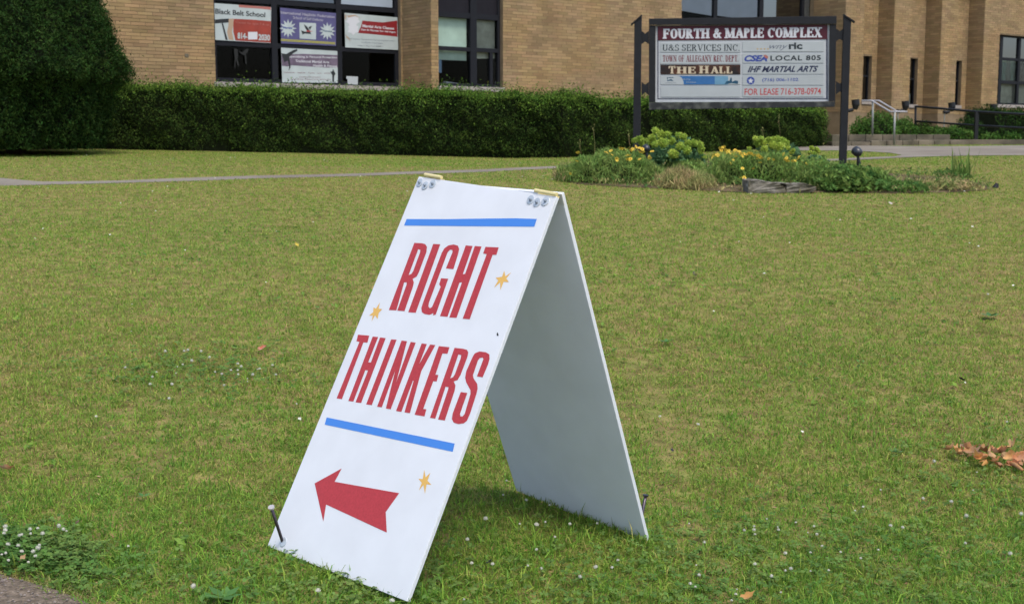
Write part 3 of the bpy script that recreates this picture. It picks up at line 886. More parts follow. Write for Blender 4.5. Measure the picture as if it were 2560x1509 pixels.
b4 = banner('pale mauve personal protection banner in the lower middle pane', [(920, 602), (1628, 645), (1635, 1045), (935, 1040)])
poly_print('print', [[(925, 690), (1200, 680), (1632, 696), (1632, 850), (1500, 855), (1300, 842), (1060, 825), (1000, 840), (930, 830)]], Bm, M['mauve'], b4)
poly_print('figure', [[(922, 672), (985, 682), (1060, 640), (1118, 618), (1128, 640), (1070, 675), (1022, 720), (1035, 790), (1040, 850), (1015, 895), (1022, 840), (1005, 765), (960, 785), (945, 735)],
                      [(1565, 900), (1575, 868), (1588, 900), (1608, 935), (1590, 950), (1585, 1035), (1565, 1035), (1565, 950), (1540, 905)]], Bm, M['blackprint'], b4, off=.003)
sans('Specializing in Personal Protection', 'lettering', [(1025, 698), (1625, 712), (1625, 745), (1025, 735)], Bm, M['textwhite'], b4, bold=.015)
sans('Traditional Martial Arts', 'lettering', [(1100, 752), (1525, 770), (1525, 800), (1100, 785)], Bm, M['textwhite'], b4, bold=.02)
sans('Health & Fitness', 'lettering', [(1325, 812), (1625, 822), (1625, 850), (1325, 842)], Bm, M['textwhite'], b4, bold=.02)
sans('Taekwondo    Hapkido    Karate    Judo    Aikido', 'lettering', [(950, 905), (1540, 918), (1540, 936), (950, 924)], Bm, M['wine'], b4)
sans('Licensed Instructor', 'lettering', [(1150, 962), (1420, 965), (1420, 980), (1150, 978)], Bm, M['wine'], b4)
sans('Small Group Private Family Instruction', 'lettering', [(1045, 990), (1545, 995), (1545, 1014), (1045, 1010)], Bm, M['wine'], b4)
# pale kicking figure print and note in the dark lower panes
poly_print('kicking_figure_print', [[(330, 615), (372, 620), (380, 700), (372, 740), (392, 830), (380, 840), (352, 760), (342, 860), (332, 860), (338, 740), (328, 660)],
           [(372, 640), (430, 660), (475, 620), (512, 618), (505, 650), (480, 680), (488, 810), (470, 800), (462, 700), (430, 690)]], Bm, M['silhouette'], win1, off=-.02)
nt_ = poly_print('note_card', [[(1742, 960), (1888, 966), (1886, 1068), (1760, 1062), (1755, 1000), (1742, 992)]], Bm, M['slat'], None, off=-.01)
tag(nt_, 'small pale card standing in the lower right dark pane', 'card')

# things on the sill of bay 2
def at_pl(px, py, n): return Plane(FO + FN * n, FN).at(px, py)
r0 = at_pl(1112, 210, NF - .30); r1 = at_pl(1153, 212.5, NF - .55)
mbx = MB(); mbx.tube([r0, r1], [.062, .03], 14); o = mbx.build('paper_roll', M['paper'], smooth=False)
tag(o, 'white rolled paper lying inside the window above the hedge', 'paper roll')
g0 = at_pl(1176, 215, NF - .3); 
mbx = MB(); mbx.tube([g0, g0 + Vector((0, 0, .17)), g0 + Vector((0, 0, .20)), g0 + Vector((0, 0, .235))], [.045, .045, .022, .018], 12)
tag(mbx.build('bottle', M['greenbottle'], smooth=True), 'bright green bottle standing in the window beside the paper roll', 'bottle')
for (px, py, mm, r, lb) in ((1224, 207, 'yellowprint', .055, 'small yellow ball on the window ledge right of the bottle'), (1243, 207, 'paper', .06, 'grey rumpled bundle on the window ledge'), (1252, 204, 'paper', .075, 'pale rumpled bundle at the right end of the window ledge')):
    c = at_pl(px, py, NF - .3)
    bm = bmesh.new(); bmesh.ops.create_icosphere(bm, subdivisions=2, radius=r)
    for v in bm.verts: v.co *= 1 + random.uniform(-.12, .12); v.co.z *= .8
    me = bpy.data.meshes.new('ledge_item'); bm.to_mesh(me); bm.free(); me.materials.append(M[mm])
    o = bpy.data.objects.new('cloth_bundle' if mm == 'paper' else 'ball', me); o.location = c; link(o)
    tag(o, lb, 'bundle' if mm == 'paper' else 'ball')

# ------------------------------------------------------------------ foliage helpers
def leaf_mesh(P, Nn, size, aspect=.45, tilt=.7, rnd=rng, up=0.0):
    """one bent rhombus (2 triangles) per point; Nn: preferred leaf normals"""
    n = len(P)
    R = rnd.normal(size=(n, 3)); R /= np.linalg.norm(R, axis=1)[:, None]
    N = Nn * (1 - tilt) + R * tilt
    N /= np.linalg.norm(N, axis=1)[:, None] + 1e-9
    D = rnd.normal(size=(n, 3)); D[:, 2] += up
    D -= N * (D * N).sum(1)[:, None]; D /= np.linalg.norm(D, axis=1)[:, None] + 1e-9
    S = np.cross(N, D)
    L = (size * rnd.uniform(.6, 1.4, n))[:, None]
    W = L * aspect
    v = np.stack([P - D * L / 2, P + S * W / 2 + N * W * .15, P + D * L / 2, P - S * W / 2 + N * W * .15], 1).reshape(-1, 3)
    i = np.arange(n)[:, None] * 4
    f = np.concatenate([i + np.array([[0, 1, 2]]), i + np.array([[0, 2, 3]])], 0)
    return v, f

def blob_leaves(c, rad, count, size, aspect=.45, tilt=.7, shell=.55, up=0.0, lump=.18, flat_bottom=True, seed=0):
    """points in the outer shell of a lumpy ellipsoid standing on the ground"""
    r = np.random.default_rng(seed + 11)
    d = r.normal(size=(count, 3)); d /= np.linalg.norm(d, axis=1)[:, None]
    if flat_bottom: d[:, 2] = np.abs(d[:, 2])
    k = (shell + (1 - shell) * r.random(count) ** .6)
    l = 1 + lump * (np.sin(d[:, 0] * 5 + seed) * np.sin(d[:, 1] * 4 + 2 * seed) + .6 * np.sin(d[:, 0] * 11 + d[:, 2] * 9 + seed))
    P = d * np.array(rad) * (k * l)[:, None] + np.array(c)
    Nn = d / np.array(rad); Nn /= np.linalg.norm(Nn, axis=1)[:, None]
    return leaf_mesh(P, Nn, size, aspect, tilt, r, up)

# ------------------------------------------------------------------ hedge
def hedge_build(name, label, line, height, depth, m, mc, size, dens, seed):
    """line: list of (px, base_row, depth_y, top_row) of the hedge's front foot"""
    pts = []
    for (px, br, dy, tr) in line:
        b = at(px, br, dy); t = at(px, tr, dy + .15)
        pts.append((b, t.z))
    t_ = thing(name, pts[len(pts) // 2][0], label, 'hedge')
    r = np.random.default_rng(seed)
    P, Nn = [], []
    seglen = [(pts[i + 1][0] - pts[i][0]).length for i in range(len(pts) - 1)]
    core = MB()
    for i in range(len(pts) - 1):
        (a, za), (b, zb) = pts[i], pts[i + 1]
        d = Vector((b.x - a.x, b.y - a.y, 0)).normalized(); nrm = Vector((d.y, -d.x, 0))   # towards the viewer
        L = seglen[i]
        # front, top, back
        for kind, area in (('f', L * height), ('t', L * depth), ('b', L * height * .5)):
            n = int(area * dens)
            u = r.random(n); v = r.random(n)
            x = a.x + (b.x - a.x) * u; y = a.y + (b.y - a.y) * u
            zg = gz_np(x, y); zt = za + (zb - za) * u
            s_ = a.x * 3 + L * u + i * 7
            bulge = .045 * np.sin(s_ * 13 + v * 4) * np.sin(v * 11 + s_ * 5) + .05 * np.sin(s_ * 2.1) + .04 * np.sin(s_ * 5.3 + v * 6) + .03 * np.sin(v * 14 + s_ * 3)
            zt = zt + .025 * np.sin(s_ * 1.9) + .02 * np.sin(s_ * 6.1)
            if kind in 'fb':
                sgn = 1 if kind == 'f' else -1
                rnd_edge = -.16 * np.clip((v - .78) / .22, 0, 1) ** 2 - .12 * (1 - np.clip(v / .15, 0, 1))
                off = sgn * (bulge + rnd_edge + r.normal(0, .035, n)) - (0 if kind == 'f' else depth)
                z = zg + (zt - zg) * v
                px_, py_ = x + nrm.x * off, y + nrm.y * off
                P.append(np.stack([px_, py_, z], 1)); Nn.append(np.stack([np.full(n, nrm.x * sgn), np.full(n, nrm.y * sgn), np.where(v > .86 - .10 * np.sin(s_ * 4.3) * np.sin(s_ * 1.7) + .05 * np.sin(s_ * 17) + r.normal(0, .05, n), .95, .35)], 1))
            else:
                off = -depth * v
                spike = r.exponential(.045, n)
                z = zt + bulge * .5 - .08 * np.abs(v - .5) * 2 * np.abs(v - .5) + spike - .03
                P.append(np.stack([x + nrm.x * off, y + nrm.y * off, z], 1)); Nn.append(np.tile([0, 0, 1.0], (n, 1)))
        q0, q1 = a - nrm * .09, b - nrm * .09
        q2, q3 = b - nrm * (depth - .09), a - nrm * (depth - .09)
        g = [Vector((q.x, q.y, gz(q.x, q.y) - .05)) for q in (q0, q1, q2, q3)]
        tt = [Vector((q.x, q.y, z_ - .03)) for q, z_ in ((q0, za), (q1, zb), (q2, zb), (q3, za))]
        core.hexa(g + tt)
    P = np.concatenate(P); Nn = np.concatenate(Nn).astype(float)
    v, f = leaf_mesh(P, Nn, size, .36, .6, r, up=.6)
    o = mesh_np('foliage', v, f, m, t_); o['kind'] = 'stuff'
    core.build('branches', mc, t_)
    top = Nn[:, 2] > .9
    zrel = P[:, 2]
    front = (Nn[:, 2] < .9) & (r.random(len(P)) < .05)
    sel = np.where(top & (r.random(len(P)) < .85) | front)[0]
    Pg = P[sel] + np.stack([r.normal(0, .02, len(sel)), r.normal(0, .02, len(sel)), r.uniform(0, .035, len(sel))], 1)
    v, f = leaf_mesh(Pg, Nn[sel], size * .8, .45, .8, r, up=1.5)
    o = mesh_np('top_leaves', v, f, M['topleaf'] if name == 'hedge' and size < .07 else m, t_); o['kind'] = 'stuff'  # yellower leaves over the top and upper edge, a few on the front
    return t_

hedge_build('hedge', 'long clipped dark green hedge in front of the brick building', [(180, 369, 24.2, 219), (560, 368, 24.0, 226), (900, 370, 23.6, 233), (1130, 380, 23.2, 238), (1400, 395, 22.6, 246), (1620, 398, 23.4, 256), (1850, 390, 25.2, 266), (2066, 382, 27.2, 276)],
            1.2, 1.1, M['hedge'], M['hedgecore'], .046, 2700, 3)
hedge_build('hedge', 'short dark hedge under the window at the right edge', [(2492, 345, 36.0, 279), (2600, 345, 38.0, 283), (2760, 345, 40, 288)], 1.0, 1.0, M['yew'], M['yewcore'], .075, 600, 5)

# ------------------------------------------------------------------ yew tree, left
YD = 21.3
yc = at(40, 368, YD)
yew = thing('yew_tree', (yc.x, yc.y, gz(yc.x, yc.y)), 'big clipped dark yew at the left edge overlapping the hedge', 'tree')
prof = [(372, 196), (350, 208), (310, 218), (260, 226), (225, 236), (212, 252), (202, 268), (186, 277), (156, 275), (129, 259), (89, 243), (48, 232), (0, 210), (-80, 180), (-170, 130), (-240, 70), (-280, 5)]
pz = np.array([at(40, p[0], YD).z for p in prof]); pr_ = np.array([p[1] * .945 / FPX * YD for p in prof])
def yew_pts(n, r, k0=0.0):
    z = r.uniform(pz[0], pz[-1], n * 2)
    rad = np.interp(z, pz, pr_)
    keep = r.random(n * 2) < rad / pr_.max()
    z, rad = z[keep], rad[keep]
    a = r.uniform(0, 2 * math.pi, len(z))
    lump = .05 * np.sin(a * 7 + z * 3) + .04 * np.sin(a * 15 - z * 6) + .05 * np.sin(z * 15 + a * 9) * np.sin(a * 31 + z * 4)
    R = rad * (1 + lump * .75) + r.normal(0, .035, len(z)) + r.exponential(.035, len(z)) - k0
    sl = np.gradient(pr_, pz); s_ = np.interp(z, pz, sl)
    N = np.stack([np.cos(a), np.sin(a), -s_ * .7], 1)
    return np.stack([yew.location.x + R * np.cos(a), yew.location.y + R * np.sin(a), z], 1), N
ry = np.random.default_rng(4)
P_, N_ = yew_pts(110000, ry)
v, f = leaf_mesh(P_, N_ / np.linalg.norm(N_, axis=1)[:, None], .052, .32, .55, ry, up=.8)
o = mesh_np('foliage', v, f, M['yew'], yew); o['kind'] = 'stuff'
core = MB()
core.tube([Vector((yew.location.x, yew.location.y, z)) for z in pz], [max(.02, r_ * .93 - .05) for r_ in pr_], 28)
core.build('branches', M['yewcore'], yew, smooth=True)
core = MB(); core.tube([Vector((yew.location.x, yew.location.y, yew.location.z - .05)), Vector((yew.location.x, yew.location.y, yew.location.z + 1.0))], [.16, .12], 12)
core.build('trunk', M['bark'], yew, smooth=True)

# ------------------------------------------------------------------ the big sign of the complex
SD_L, SD_R = 17.75, 17.35
pL = at(1595, 380, SD_L); pR = at(2112, 380, SD_R)
sx_ = Vector((pR.x - pL.x, pR.y - pL.y, 0)).normalized(); sn = Vector((sx_.y, -sx_.x, 0))
SP = Plane((pL.x, pL.y, 0), sn)
Sm = Zmap(SP, 1580, 20, 4.496)
base = (gz(pL.x, pL.y) + gz(pR.x, pR.y)) / 2
sign = thing('notice_board', ((pL.x + pR.x) / 2, (pL.y + pR.y) / 2, base), 'white and maroon tenant directory board on two dark posts above the flower bed', 'sign')
def prism_px(outline, off0, off1, name, m, parent=sign, mp=Sm, bevel=0.0):
    mb = MB(); mb.prism([mp(x, y, off0) for x, y in outline], [mp(x, y, off1) for x, y in outline])
    return mb.build(name, m, parent, bevel=bevel)
def post(side):
    if side == 'L': outl = [(32, 170), (105, 100), (105, 1560), (32, 1560)]; cap = [(6, 182), (105, 96), (107, 112), (30, 182), (10, 190)]
    else: outl = [(2385, 95), (2450, 148), (2444, 1790), (2345, 1790)]; cap = [(2392, 70), (2490, 150), (2486, 162), (2448, 156), (2388, 100)]
    xc = sum(p[0] for p in outl) / 4
    top = SP.at(1580 + xc / 4.496, 20 + 130 / 4.496)
    hw = .048
    # vertical, square timber: built from its own size, cut slantwise on top
    c = top - sx_ * 0
    zt = [Sm(outl[0][0], outl[0][1]).z, Sm(outl[1][0], outl[1][1]).z]
    g = gz(c.x, c.y) - .1
    mb = MB()
    bx = Sm((outl[0][0] + outl[1][0]) / 2, 170)
    a, b = bx - sx_ * hw, bx + sx_ * hw
    def q(p, off, z): r_ = p + sn * off; return Vector((r_.x, r_.y, z))
    mb.hexa([q(a, .048, g), q(b, .048, g), q(b, -.048, g), q(a, -.048, g), q(a, .048, zt[0]), q(b, .048, zt[1]), q(b, -.048, zt[1]), q(a, -.048, zt[0])])
    po = mb.build('post', M['post'], sign, bevel=.004)
    lo, hi = (zt[0], zt[1])
    e0, e1 = (a - sx_ * .045, b + sx_ * .004) if side == 'L' else (a - sx_ * .004, b + sx_ * .045)
    sl = (zt[1] - zt[0]) / (2 * hw)
    z0 = zt[0] + sl * ((e0 - a).dot(sx_)); z1 = zt[1] + sl * ((e1 - b).dot(sx_))
    mb = MB(); mb.hexa([q(e0, .06, z0 + .002), q(e1, .06, z1 + .002), q(e1, -.06, z1 + .002), q(e0, -.06, z0 + .002), q(e0, .06, z0 + .022), q(e1, .06, z1 + .022), q(e1, -.06, z1 + .022), q(e0, -.06, z0 + .022)])
    mb.build('cap', M['post'], po)
post('L'); post('R')
for (y0, y1, y2, y3) in ((258, 290, 380, 408), (832, 862, 948, 985)):
    prism_px([(106, y0), (148, y1), (189, y0), (189, y3), (148, y2), (106, y3)], .03, -.03, 'bracket', M['post'])
for (y0, y1, y2, y3) in ((232, 262, 350, 378), (822, 852, 940, 975)):
    prism_px([(2292, y0), (2336, y1), (2384, y0), (2378, y3), (2334, y2), (2290, y3)], .03, -.03, 'bracket', M['post'])
prism_px([(190, 196), (265, 196), (262, 1060), (190, 1060)], .045, -.045, 'stile', M['post'], bevel=.003)
prism_px([(2222, 184), (2296, 184), (2284, 1050), (2212, 1050)], .045, -.045, 'stile', M['post'], bevel=.003)
prism_px([(190, 122), (2300, 92), (2300, 182), (190, 194)], .060, -.060, 'top_rail', M['post'], bevel=.004)
prism_px([(190, 1062), (2284, 1052), (2280, 1112), (190, 1145)], .050, -.050, 'bottom_rail', M['worn'], bevel=.004)
face = prism_px([(266, 196), (2221, 183), (2211, 1051), (262, 1060)], .012, -.03, 'sign_face', M['lightframe'])
poly_print('border_line', [rect(286, 204, 2198, 1028)], Sm, M['navy'], face, off=.0135)
poly_print('board_ground', [rect(297, 206, 2182, 1018)], Sm, M['panelwhite'], face, off=.0150)
hd = prism_px([(288, 205), (2196, 188), (2194, 352), (290, 366)], .022, .0165, 'header_plate', M['maroon'])
serif('FOURTH & MAPLE COMPLEX', 'lettering', [(345, 236), (2140, 218), (2136, 332), (345, 348)], Sm, M['textwhite'], hd, off=.0225, T=.27, t=.13, sl=.13, sh=.13, gap=.07, space=.34)
plates = {}
for key, c in {'L1': (318, 392, 1218, 498), 'L2': (318, 514, 1218, 630), 'L3': (320, 640, 1218, 748), 'L4': (322, 762, 1218, 862), 'L5': (322, 880, 1218, 1002),
               'R1': (1242, 380, 2155, 492), 'R2': (1242, 512, 2155, 620), 'R3': (1242, 632, 2155, 744), 'R4': (1242, 756, 2152, 868), 'R5': (1242, 880, 2152, 1000)}.items():
    m = M['brownplate'] if key == 'L3' else M['slat']
    plates[key] = prism_px(rect(*c), .0225, .0165, 'name_plate', m, bevel=.0015)
serif('U&S SERVICES INC.', 'lettering', [(342, 412), (1208, 412), (1208, 484), (342, 484)], Sm, M['charcoal'], plates['L1'], off=.0232, T=.16, t=.075, sl=.12, sh=.055, gap=.08, space=.3)
serif('TOWN OF ALLEGANY REC. DEPT.', 'lettering', [(345, 534), (1196, 534), (1196, 606), (345, 606)], Sm, M['wine'], plates['L2'], off=.0232, T=.22, t=.07, sl=.12, sh=.07, gap=.10, space=.4)
serif('T', 'lettering', [(412, 656), (488, 656), (488, 740), (412, 740)], Sm, M['cream'], plates['L3'], off=.0232, T=.24, t=.1, sl=.13, sh=.09)
serif('HE', 'lettering', [(500, 662), (718, 662), (718, 740), (500, 740)], Sm, M['cream'], plates['L3'], off=.0232, T=.24, t=.1, sl=.13, sh=.09)
serif('H', 'lettering', [(752, 652), (866, 652), (866, 738), (752, 738)], Sm, M['cream'], plates['L3'], off=.0232, T=.24, t=.1, sl=.13, sh=.09)
serif('ALL', 'lettering', [(878, 660), (1128, 660), (1128, 738), (878, 738)], Sm, M['cream'], plates['L3'], off=.0232, T=.24, t=.1, sl=.13, sh=.09)
# the blue plate with a small crest left and skyline right
arc_ = [(520 + 62 * math.sin(a), 862 - 95 * math.cos(a)) for a in [i * math.pi / 16 for i in range(9)]]
poly_print('print', [[(512, 766)] + arc_[1:] + [(586, 862), (860, 862), (860, 766)]], Sm, M['blueplate'], plates['L4'], off=.0232)
poly_print('print', [rect(800, 767, 960, 861)], Sm, M['blueplate'], plates['L4'], off=.0234)
poly_print('print', [rect(930, 766, 1080, 862)], Sm, M['blueplate2'], plates['L4'], off=.0238)
poly_print('skyline_mark', [[(1040, 858), (1062, 825), (1098, 818), (1106, 782), (1122, 790), (1125, 832), (1160, 815), (1192, 822), (1190, 855), (1118, 845)]], Sm, M['teal'], plates['L4'], off=.0245)
poly_print('crest_mark', [[(392, 780), (402, 778), (400, 815), (440, 800), (470, 826), (430, 818), (398, 826)], [(408, 780), (468, 779), (468, 786), (408, 787)]], Sm, M['teal'], plates['L4'], off=.0236)
sans('CATTARAUGUS', 'lettering', [(372, 838), (495, 838), (495, 848), (372, 848)], Sm, M['greyletter'], plates['L4'], off=.0236)
sans('Banking', 'lettering', [(575, 795), (655, 795), (655, 812), (575, 812)], Sm, M['slat'], plates['L4'], off=.0245)
sans('Insurance', 'lettering', [(612, 826), (718, 826), (718, 842), (612, 842)], Sm, M['slat'], plates['L4'], off=.0245)
sans('....', 'lettering', [(1400, 455), (1540, 455), (1540, 470), (1400, 470)], Sm, M['orange'], plates['R1'], off=.0232)
sans('wny', 'lettering', [(1545, 420), (1752, 420), (1752, 480), (1545, 480)], Sm, M['greyletter'], plates['R1'], off=.0232, shear=.45)
sans('ric', 'lettering', [(1762, 390), (1915, 390), (1915, 466), (1762, 466)], Sm, M['charcoal'], plates['R1'], off=.0232, bold=.04)
sans('CSEA', 'lettering', [(1265, 532), (1528, 532), (1520, 604), (1262, 604)], Sm, M['blueletter'], plates['R2'], off=.0232, bold=.05, shear=.25)
poly_print('flag_mark', [[(1478, 532), (1500, 526), (1530, 545), (1528, 572), (1500, 565), (1486, 550)]], Sm, M['pink'], plates['R2'], off=.0242)
sans('LOCAL 805', 'lettering', [(1556, 536), (2124, 532), (2122, 590), (1554, 596)], Sm, M['charcoal'], plates['R2'], off=.0232, bold=.03, spacing=1.15)
sans('IHF MARTIAL ARTS', 'lettering', [(1302, 656), (2095, 650), (2088, 720), (1298, 726)], Sm, M['navy'], plates['R3'], off=.0232, bold=.035, shear=.35)
def circ(cx, cy, r, n=24): return [(cx + r * math.cos(2 * math.pi * k / n), cy + r * math.sin(2 * math.pi * k / n)) for k in range(n)]
poly_print('round_badge', [circ(1334, 817, 44), burst(1334, 820, 30, 30, 5, .45)], Sm, M['blueletter'], plates['R4'], off=.0232)
poly_print('badge_star', [burst(1334, 820, 33, 33, 5, .48)], Sm, M['textwhite'], plates['R4'], off=.0242)
sans('(716) 006-1102', 'lettering', [(1465, 790), (1870, 786), (1868, 834), (1463, 838)], Sm, M['blueletter'], plates['R4'], off=.0232, bold=.015)
sans('FOR LEASE 716-378-0974', 'lettering', [(1266, 906), (2126, 898), (2124, 974), (1264, 982)], Sm, M['redletter'], plates['R5'], off=.0232, bold=.012)

# ------------------------------------------------------------------ sandwich board (two hinged panels)
FPn = Vector((.63169989, .6300499, -.45165515)) * -1      # outer normal of the front panel
FPl = Plane((-.2937515, 4.029915, -.13026484 + EZ), FPn)
BPn = Vector((-.68011073, -.63192626, -.37164311)) * -1   # outer normal of the rear panel
BPl = Plane((.14251314, 3.60376166, -.15406599 + EZ), BPn)
TL, TR, BR, BL = [FPl.at(*q) for q in ((1047, 441), (1391, 491), (1017, 1502), (668, 1364))]
TH = .0125
board = thing('sandwich_board', ((BL + BR) / 2 * .5 + Vector((.22, 4.15, BL.z)) * .5), 'white sandwich board with red lettering and an arrow standing on the lawn', 'sign')
def panel(name, pts, n):
    mb = MB(); mb.prism([p for p in pts], [p - n.normalized() * TH for p in pts])
    return mb.build(name, M['board'], board, bevel=.0012)
front = panel('front_panel', [TL, TR, BR, BL], FPl.n)
bTR = BPl.at(1403, 485, -.002); bBR = BPl.at(1620, 1362); bBL = BPl.at(1291, 1226)
bTL = bTR + (TL - TR)
bTL = bTL + (bBR - bTR).normalized() * .022
bTL = bTL - BPl.n * ((bTL - BPl.o).dot(BPl.n))
rear = MB(); rp = [bTL, bTR, bBR, bBL]
rear.prism([p + BPl.n * TH for p in rp], rp)
rear = rear.build('rear_panel', M['board'], board, bevel=.0012)
# visible cut edges with their corrugated filling
def edge_strip(a, b, n, parent):
    d = (b - a).normalized(); side = d.cross(n).normalized()
    mb = MB()
    for (o0, o1) in ((.0035, .0090),):
        c = [(a + d * .002) - n * o0, (b - d * .002) - n * o0, (b - d * .002) - n * o1, (a + d * .002) - n * o1]
        out = side * (.0008 if (side.dot(Vector((1, -1, 0))) > 0) else -.0008)
        mb.add([p + out for p in c], [(0, 1, 2, 3)])
    return mb.build('cut_edge', M['boardedge'], parent)
edge_strip(TR, BR, FPl.n, front)

Lm = lambda zx, zy, o=0.0: FPl.at(800 + zx / 2.558, 560 + zy / 2.558, o)
letters = {
 'right': [
  [[(603,120),(650,122),(672,128),(684,145),(680,180),(632,308),(618,335),(592,350),(600,372),(594,400),(540,556),(494,552),(553,388),(555,372),(538,372),(488,551),(440,549)],
   [(628,160),(642,165),(640,180),(596,300),(585,318),(567,325)]],
  [(724,127),(769,129),(612,566),(564,563)],
  [(853,288),(805,283),(848,178),(846,165),(832,164),(816,180),(697,500),(693,525),(702,538),(716,530),(772,400),(762,385),(774,346),(820,349),(740,578),(722,583),(726,568),(700,580),(668,574),(651,562),(648,535),(660,498),(778,185),(795,155),(822,136),(855,130),(882,138),(890,160),(882,195)],
  [(932,136),(976,140),(913,320),(928,318),(990,140),(1033,143),(873,599),(827,596),(908,372),(892,374),(815,592),(767,588)],
  [(1058,145),(1143,149),(1128,197),(1104,196),(957,608),(912,604),(1066,192),(1043,188)]],
 'thinkers': [
  [(243,706),(315,712),(303,757),(278,755),(140,1118),(106,1113),(252,752),(233,748)],
  [(337,718),(372,721),(308,882),(325,884),(384,724),(420,728),(263,1142),(227,1138),(307,935),(290,932),(213,1133),(181,1129)],
  [(455,736),(490,738),(331,1156),(295,1151)],
  [(522,743),(556,748),(487,1010),(580,752),(612,757),(452,1182),(421,1178),(481,935),(395,1170),(365,1166)],
  [(650,762),(683,766),(634,895),(704,769),(738,772),(648,938),(638,975),(575,1207),(540,1202),(599,1000),(594,1000),(520,1199),(486,1193)],
  [(760,779),(828,786),(815,828),(783,826),(738,962),(757,963),(746,1005),(724,1003),(660,1180),(680,1182),(668,1228),(605,1217)],
  [[(860,790),(915,796),(940,803),(948,820),(942,850),(900,960),(880,995),(855,1005),(866,1030),(862,1060),(798,1254),(755,1248),(818,1060),(822,1042),(803,1038),(737,1242),(703,1237)],
   [(885,832),(903,836),(900,855),(862,960),(850,978),(833,985)]],
  [(1003,973),(1045,862),(1040,852),(1022,855),(1010,870),(978,965),(982,985),(1005,1020),(1008,1050),(1000,1085),(960,1210),(940,1255),(920,1272),(885,1277),(855,1268),(843,1245),(848,1210),(900,1072),(942,1078),(895,1212),(898,1228),(912,1228),(925,1212),(962,1085),(962,1060),(935,1010),(928,980),(935,940),(975,850),(990,825),(1020,813),(1060,818),(1083,832),(1084,860),(1075,895),(1040,978)]]}
for word in ('right', 'thinkers'):
    for g in letters[word]:
        poly_print('letter', [g], Lm, M['printred'], front, off=.0006)
T7 = lambda zx, zy, o=0.0: FPl.at(980 + zx / 3.71, 400 + zy / 3.71, o)
T8 = lambda zx, zy, o=0.0: FPl.at(640 + zx / 2.915, 1000 + zy / 2.915, o)
poly_print('blue_stripe', [[(135, 547), (500, 548), (900, 542), (1150, 540), (1343, 546), (1320, 618), (1100, 616), (600, 612), (300, 609), (112, 607)]], T7, M['printblue'], front, off=.0006)
poly_print('blue_stripe', [[(515, 124), (1448, 314), (1434, 374), (500, 176)]], T8, M['printblue'], front, off=.0006)
poly_print('arrow', [[(427, 604), (625, 495), (573, 592), (1043, 675), (945, 813), (953, 962), (511, 758), (490, 883)]], T8, M['printred'], front, off=.0006)
poly_print('star', [[(1041, 1025), (1052, 1078), (1105, 1040), (1060, 1098), (1084, 1132), (1035, 1128), (1005, 1205), (1003, 1133), (946, 1185), (985, 1115), (962, 1090), (1020, 1082)]], T7, M['printgold'], front, off=.0006)
poly_print('star', [[(383, 500), (375, 540), (398, 543), (375, 568), (368, 607), (352, 582), (330, 622), (338, 583), (313, 585), (340, 562), (342, 532), (358, 540)]], Lm, M['printgold'], front, off=.0006)
poly_print('star', [[(1226, 505), (1236, 560), (1270, 527), (1250, 585), (1278, 615), (1243, 610), (1231, 680), (1220, 615), (1187, 655), (1208, 600), (1183, 570), (1215, 572)]], T8, M['printgold'], front, off=.0006)
poly_print('scuff', [[(1134, 690), (1140, 700), (1142, 713), (1131, 714), (1130, 703)]], Lm, M['blackprint'], front, off=.0007)

# washers and bolts, brass hinges
def disc_on(plane, px, py, r, th, name, m, parent, tiltv=None, n=20, off=0.0):
    c = plane.at(px, py); nn = plane.n.normalized()
    if tiltv is not None: nn = (nn + tiltv).normalized()
    a = c + plane.n * (off + .0003)
    mb = MB(); mb.tube([a, a + nn * th * .6, a + nn * th], [r, r, r * .93], n)
    return mb.build(name, m, parent, smooth=False)
for (px, py) in ((1049.5, 457), (1063, 464), (1082, 460), (1327, 500), (1342.5, 506.5), (1364, 503)):
    w = disc_on(FPl, px, py, .0145, .0018, 'washer', M['zinc'], front, tiltv=Vector((random.uniform(-.06, .06), 0, random.uniform(-.06, .06))))
    c = FPl.at(px, py, .002)
    mb = MB(); mb.tube([c, c + FPl.n * .0025], .0048, 6); mb.tube([c + FPl.n * .002, c + FPl.n * .008], .0026, 8)
    mb.build('bolt', M['bolt'], w)
hx = (TR - TL).normalized(); hup = Vector((0, 0, 1))
nmid = (bTR + TR) / 2
for (pa, pb) in (((1063, 436.5), (1104, 443.5)), ((1338, 476), (1392, 486))):
    a = FPl.at(*pa, .001); b = FPl.at(*pb, .001)
    mb = MB(); mb.tube([a, b], .0056, 12)
    h = mb.build('hinge', M['brass'], board, smooth=False)
    mb = MB()
    d1 = (BL - TL).normalized(); 
    i0, i1 = a - FPl.n * (TH + .001), b - FPl.n * (TH + .001)
    mb.add([i0, i1, i1 + d1 * .035, i0 + d1 * .035], [(0, 1, 2, 3)])
    d2 = (bBR - bTR).normalized()
    j0, j1 = a + (bTR - TR) * .6 - Vector((0, 0, .006)), b + (bTR - TR) * .6 - Vector((0, 0, .006))
    for q in (j0, j1): q -= BPl.n * ((q - BPl.o).dot(BPl.n) + .0012)
    mb.add([j0, j1, j1 + d2 * .035, j0 + d2 * .035], [(0, 1, 2, 3)])
    mb.build('hinge_leaf', M['brass'], h)
